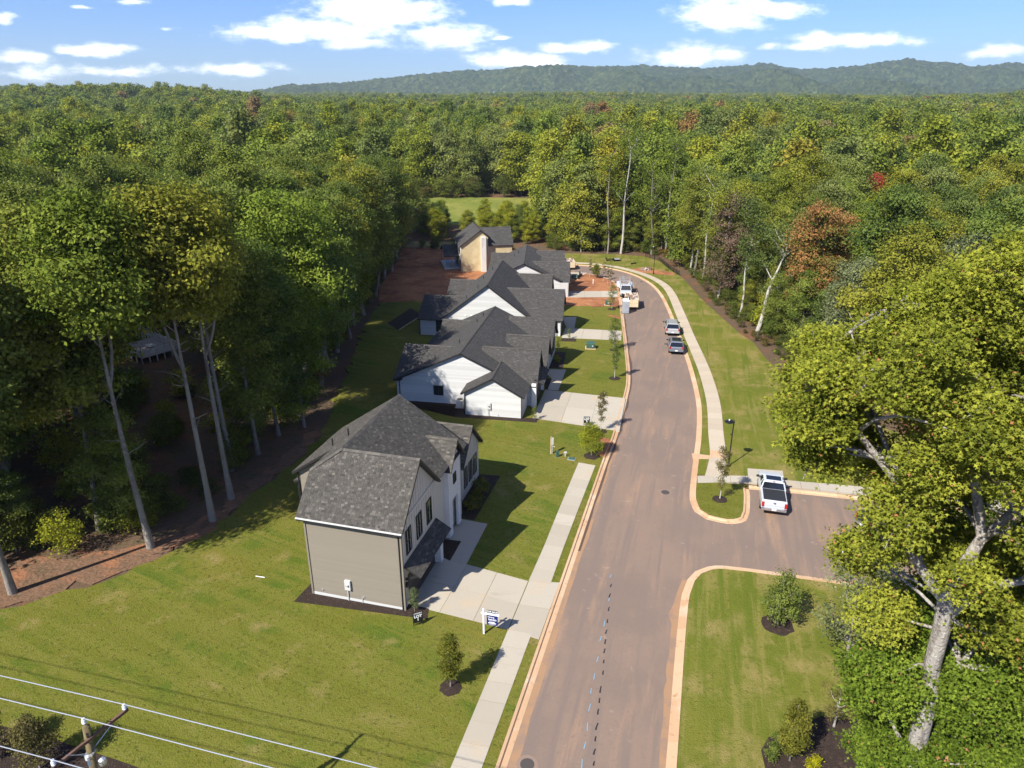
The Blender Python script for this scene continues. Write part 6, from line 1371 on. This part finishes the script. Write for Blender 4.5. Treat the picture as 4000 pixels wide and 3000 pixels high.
for i, (x, y, h, lab) in enumerate([(15.6, 134.0, .8, 'white marker stake standing in the clay yard'), (11.5, 138.0, 1.9, 'brown timber stake beside the clay-yard transformer')]):
    e = empty('stake', P(x, y, .09), .1, lab, 'stake'); MB().box((0, 0, h / 2), (.12, .12, h)).build('shaft', MATS['white_plastic' if i == 0 else 'raw_timber'], e); MB().lathe((0, 0, h), [(.085, 0), (.06, .08)], 4).build('cap', MATS['white_plastic' if i == 0 else 'raw_timber'], e)
def low_fence():
    pts = resample([(30.6, 161.9), (32.8, 157), (33.15, 147.3), (33.8, 141.6)], 1.8); e = empty('black_fence', P(*pts[0]), 0, 'low black fence between the far lawn and the woods', 'fence'); b = Vector(P(*pts[0]))
    for i, q in enumerate(pts):
        p = Vector(P(*q)) - b; MB().box((p.x, p.y, .55), (.08, .08, 1.1 + p.z * 0)).build('post', MATS['lamp_black'], e).location.z = p.z
        if i < len(pts) - 1:
            n = Vector(P(*pts[i + 1])) - b; r = MB()
            for z in (.25, .95): r.bar(p + Vector((0, 0, z)), n + Vector((0, 0, z)), .03, .04)
            r.build('rails', MATS['lamp_black'], e); k = MB()
            for j in range(1, 12): t = j / 12; c = p.lerp(n, t); k.box((c.x, c.y, c.z + .6), (.02, .02, .8))
            o = k.build('pickets', MATS['lamp_black'], e); o['kind'] = 'stuff'
low_fence()
def deck():
    e = empty('deck', (DECK[0], DECK[1], gz(91)), R(-38), 'grey deck with white picket railing seen through the left woods', 'deck')
    W, D, h = 7.5, 5.0, .9
    for i in range(16): MB().box((0, -D / 2 + (i + .5) * D / 16, h), (W, D / 16 - .02, .06)).build('board', MATS['deck_grey'], e)
    for a, b in (((-W / 2, -D / 2), (W / 2, -D / 2)), ((W / 2, -D / 2), (W / 2, D / 2)), ((W / 2, D / 2), (-W / 2, D / 2)), ((-W / 2, D / 2), (-W / 2 - 5.5, D / 2 + .5))):
        n = 5
        for i in range(n + 1):
            t = i / n; MB().box((a[0] + (b[0] - a[0]) * t, a[1] + (b[1] - a[1]) * t, (h + 1.15) / 2), (.12, .12, h + 1.15)).build('post', MATS['fence_white'], e)
        r = MB()
        for z in (h + .12, h + 1.0): r.bar((*a, z), (*b, z), .06, .09)
        r.build('rails', MATS['fence_white'], e); k = MB(); L = math.dist(a, b); q = int(L / .14)
        for i in range(1, q): t = i / q; k.box((a[0] + (b[0] - a[0]) * t, a[1] + (b[1] - a[1]) * t, h + .55), (.05, .03, .9))
        o = k.build('pickets', MATS['fence_white'], e); o['kind'] = 'stuff'
    MB().box((.5, .4, h + .4), (1.3, .9, .06)).build('table_top', MATS['pale_grey_metal'], e); MB().box((.5, .4, h + .2), (.12, .12, .4)).build('table_leg', MATS['pale_grey_metal'], e)
deck()
poly_slab('lawn', [(-58, 96), (-53, 103), (-44.5, 96.5), (-44, 92), (-46, 93.5), (-50, 96.5)], 'lawn', .06, label='patch of sunlit lawn behind the deck in the left woods')

# ---- power pole and wires in the lower left
def power_pole():
    top, bot = Vector((-15.4, 19.1, 9.8)), Vector((-16.3, 19.1, gz(19.1)))
    e = empty('power_pole', bot, 0, 'wooden power pole with crossarm at the lower left', 'pole'); L = lambda x, y, z: Vector((x, y, z)) - bot
    p = MB().tube([L(*bot), L(*bot.lerp(top, .5)), L(*top)], [.17, .145, .125], 14).build('pole', MATS['pole_wood'], e, smooth=True)
    MB().box(L(-15.36, 18.99, 9.45), (.08, .03, .3)).build('number_tag', MATS['black_trim'], p)
    A, B = L(-14.62, 20.35, 9.3), L(-15.95, 17.75, 9.3)
    MB().bar(A, B, .10, .12).build('crossarm', MATS['arm_wood'], e)
    mid = A.lerp(B, .5)
    for q in (A.lerp(B, .22), A.lerp(B, .78)): MB().bar(q + Vector((.05, 0, -.03)), L(-15.5, 19.05, 8.55), .035, .01).build('brace', MATS['galvanised'], e)
    MB().box(L(-15.5, 19.05, 8.55), (.3, .3, .05)).build('collar', MATS['galvanised'], e)
    prof = [(.03, 0), (.03, .06), (.085, .07), (.06, .11), (.085, .13), (.06, .17), (.08, .19), (.05, .24), (.055, .28), (.02, .29)]
    heads = []
    for q, r in ((A.lerp(B, .035) + Vector((0, 0, .06)), 0), (L(-15.52, 19.22, 9.78), 1), (A.lerp(B, .965) + Vector((0, 0, .06)), 2)):
        MB().lathe(q, prof, 12).build('insulator', MATS['porcelain'], e); heads.append(q + Vector((0, 0, .28)) + bot)
    a = MB().lathe(L(-15.25, 18.55, 8.5), [(.05, 0), (.05, .3), (.08, .32), (.08, .45)], 10).build('arrester', MATS['porcelain'], e)
    MB().lathe(L(-14.9, 18.75, 8.35), [(.12, 0), (.14, .1), (.13, .25), (.05, .3)], 10).build('fuse_cutout', MATS['galvanised'], e)
    pipe(e, [L(-15.25, 18.55, 8.9), L(-15.1, 18.5, 9.1), L(-15.6, 18.1, 9.55)], .012, 'wire', 'jumper_wire')
    d = Vector((14.13, -3.73, 0)).normalized()
    for h, lab in zip(heads, ('uppermost of the three wires crossing the lower left', 'middle wire of the three crossing the lower left', 'lowest wire of the three at the bottom left corner')):
        w = MB(); pts = []
        for i in range(-24, 25): s = i * 1.5; pts.append(h + d * s + Vector((0, 0, -.00 * s * s - .012 * abs(s))))
        tag(w.tube(pts, .019, 6).build('power_line', MATS['wire']), lab, 'wire')
power_pole()

# ---- masts on the horizon
for i, (x, d, h) in enumerate([(-1029, 3300, 60), (-486, 3000, 40), (-293, 2800, 34), (-66, 2800, 42)]):
    e = empty('mast', (x, d, -4), 0, 'lattice mast on the skyline, number %s from the left' % ['one', 'two', 'three', 'four'][i], 'mast'); m = MB(); k = 1.6 if i == 0 else 4
    H = h * (1 if i else 1.2)
    for s, t in ((-1, -1), (1, -1), (1, 1), (-1, 1)): m.bar((s * k, t * k, 0), (s * .3, t * .3, H), .5, .5)
    m.build('legs', MATS['pale_grey_metal'], e); c = MB()
    for j in range(8): z = H * (j + .5) / 8; r = k * (1 - z / H) + .3; c.bar((-r, -r, z), (r, -r, z + H / 10), .3, .3)
    if i: c.bar((-5, 0, H * .92), (5, 0, H * .92), .4, .4); c.bar((-6, 0, H * .8), (6, 0, H * .8), .4, .4)
    c.build('bracing', MATS['pale_grey_metal'], e)

# ---- air: thin even haze between here and the ridge
def haze():
    m = MB(); m.hexa([(-6100, -1600, -20), (6100, -1600, -20), (6100, 6300, -20), (-6100, 6300, -20)], [(-6100, -1600, 330), (6100, -1600, 330), (6100, 6300, 330), (-6100, 6300, 330)])
    mt = bpy.data.materials.new('air'); mt.use_nodes = True; nt = mt.node_tree; nt.nodes.clear(); out = N(nt, 'ShaderNodeOutputMaterial'); v = N(nt, 'ShaderNodeVolumePrincipled')
    v.inputs['Color'].default_value = (.74, .88, 1.0, 1); v.inputs['Density'].default_value = .00009; v.inputs['Anisotropy'].default_value = .2
    nt.links.new(v.outputs[0], out.inputs['Volume']); o = m.build('haze', mt); tag(o, kind='stuff')
haze()

# lettering becomes plain mesh
dg = bpy.context.evaluated_depsgraph_get()
for o in TEXTS:
    me = bpy.data.meshes.new_from_object(o.evaluated_get(dg)); n = bpy.data.objects.new('lettering', me); COL.objects.link(n); n.parent = o.parent
    n.location = o.location; n.rotation_euler = o.rotation_euler; n.scale = o.scale
for o in TEXTS: bpy.data.objects.remove(o)
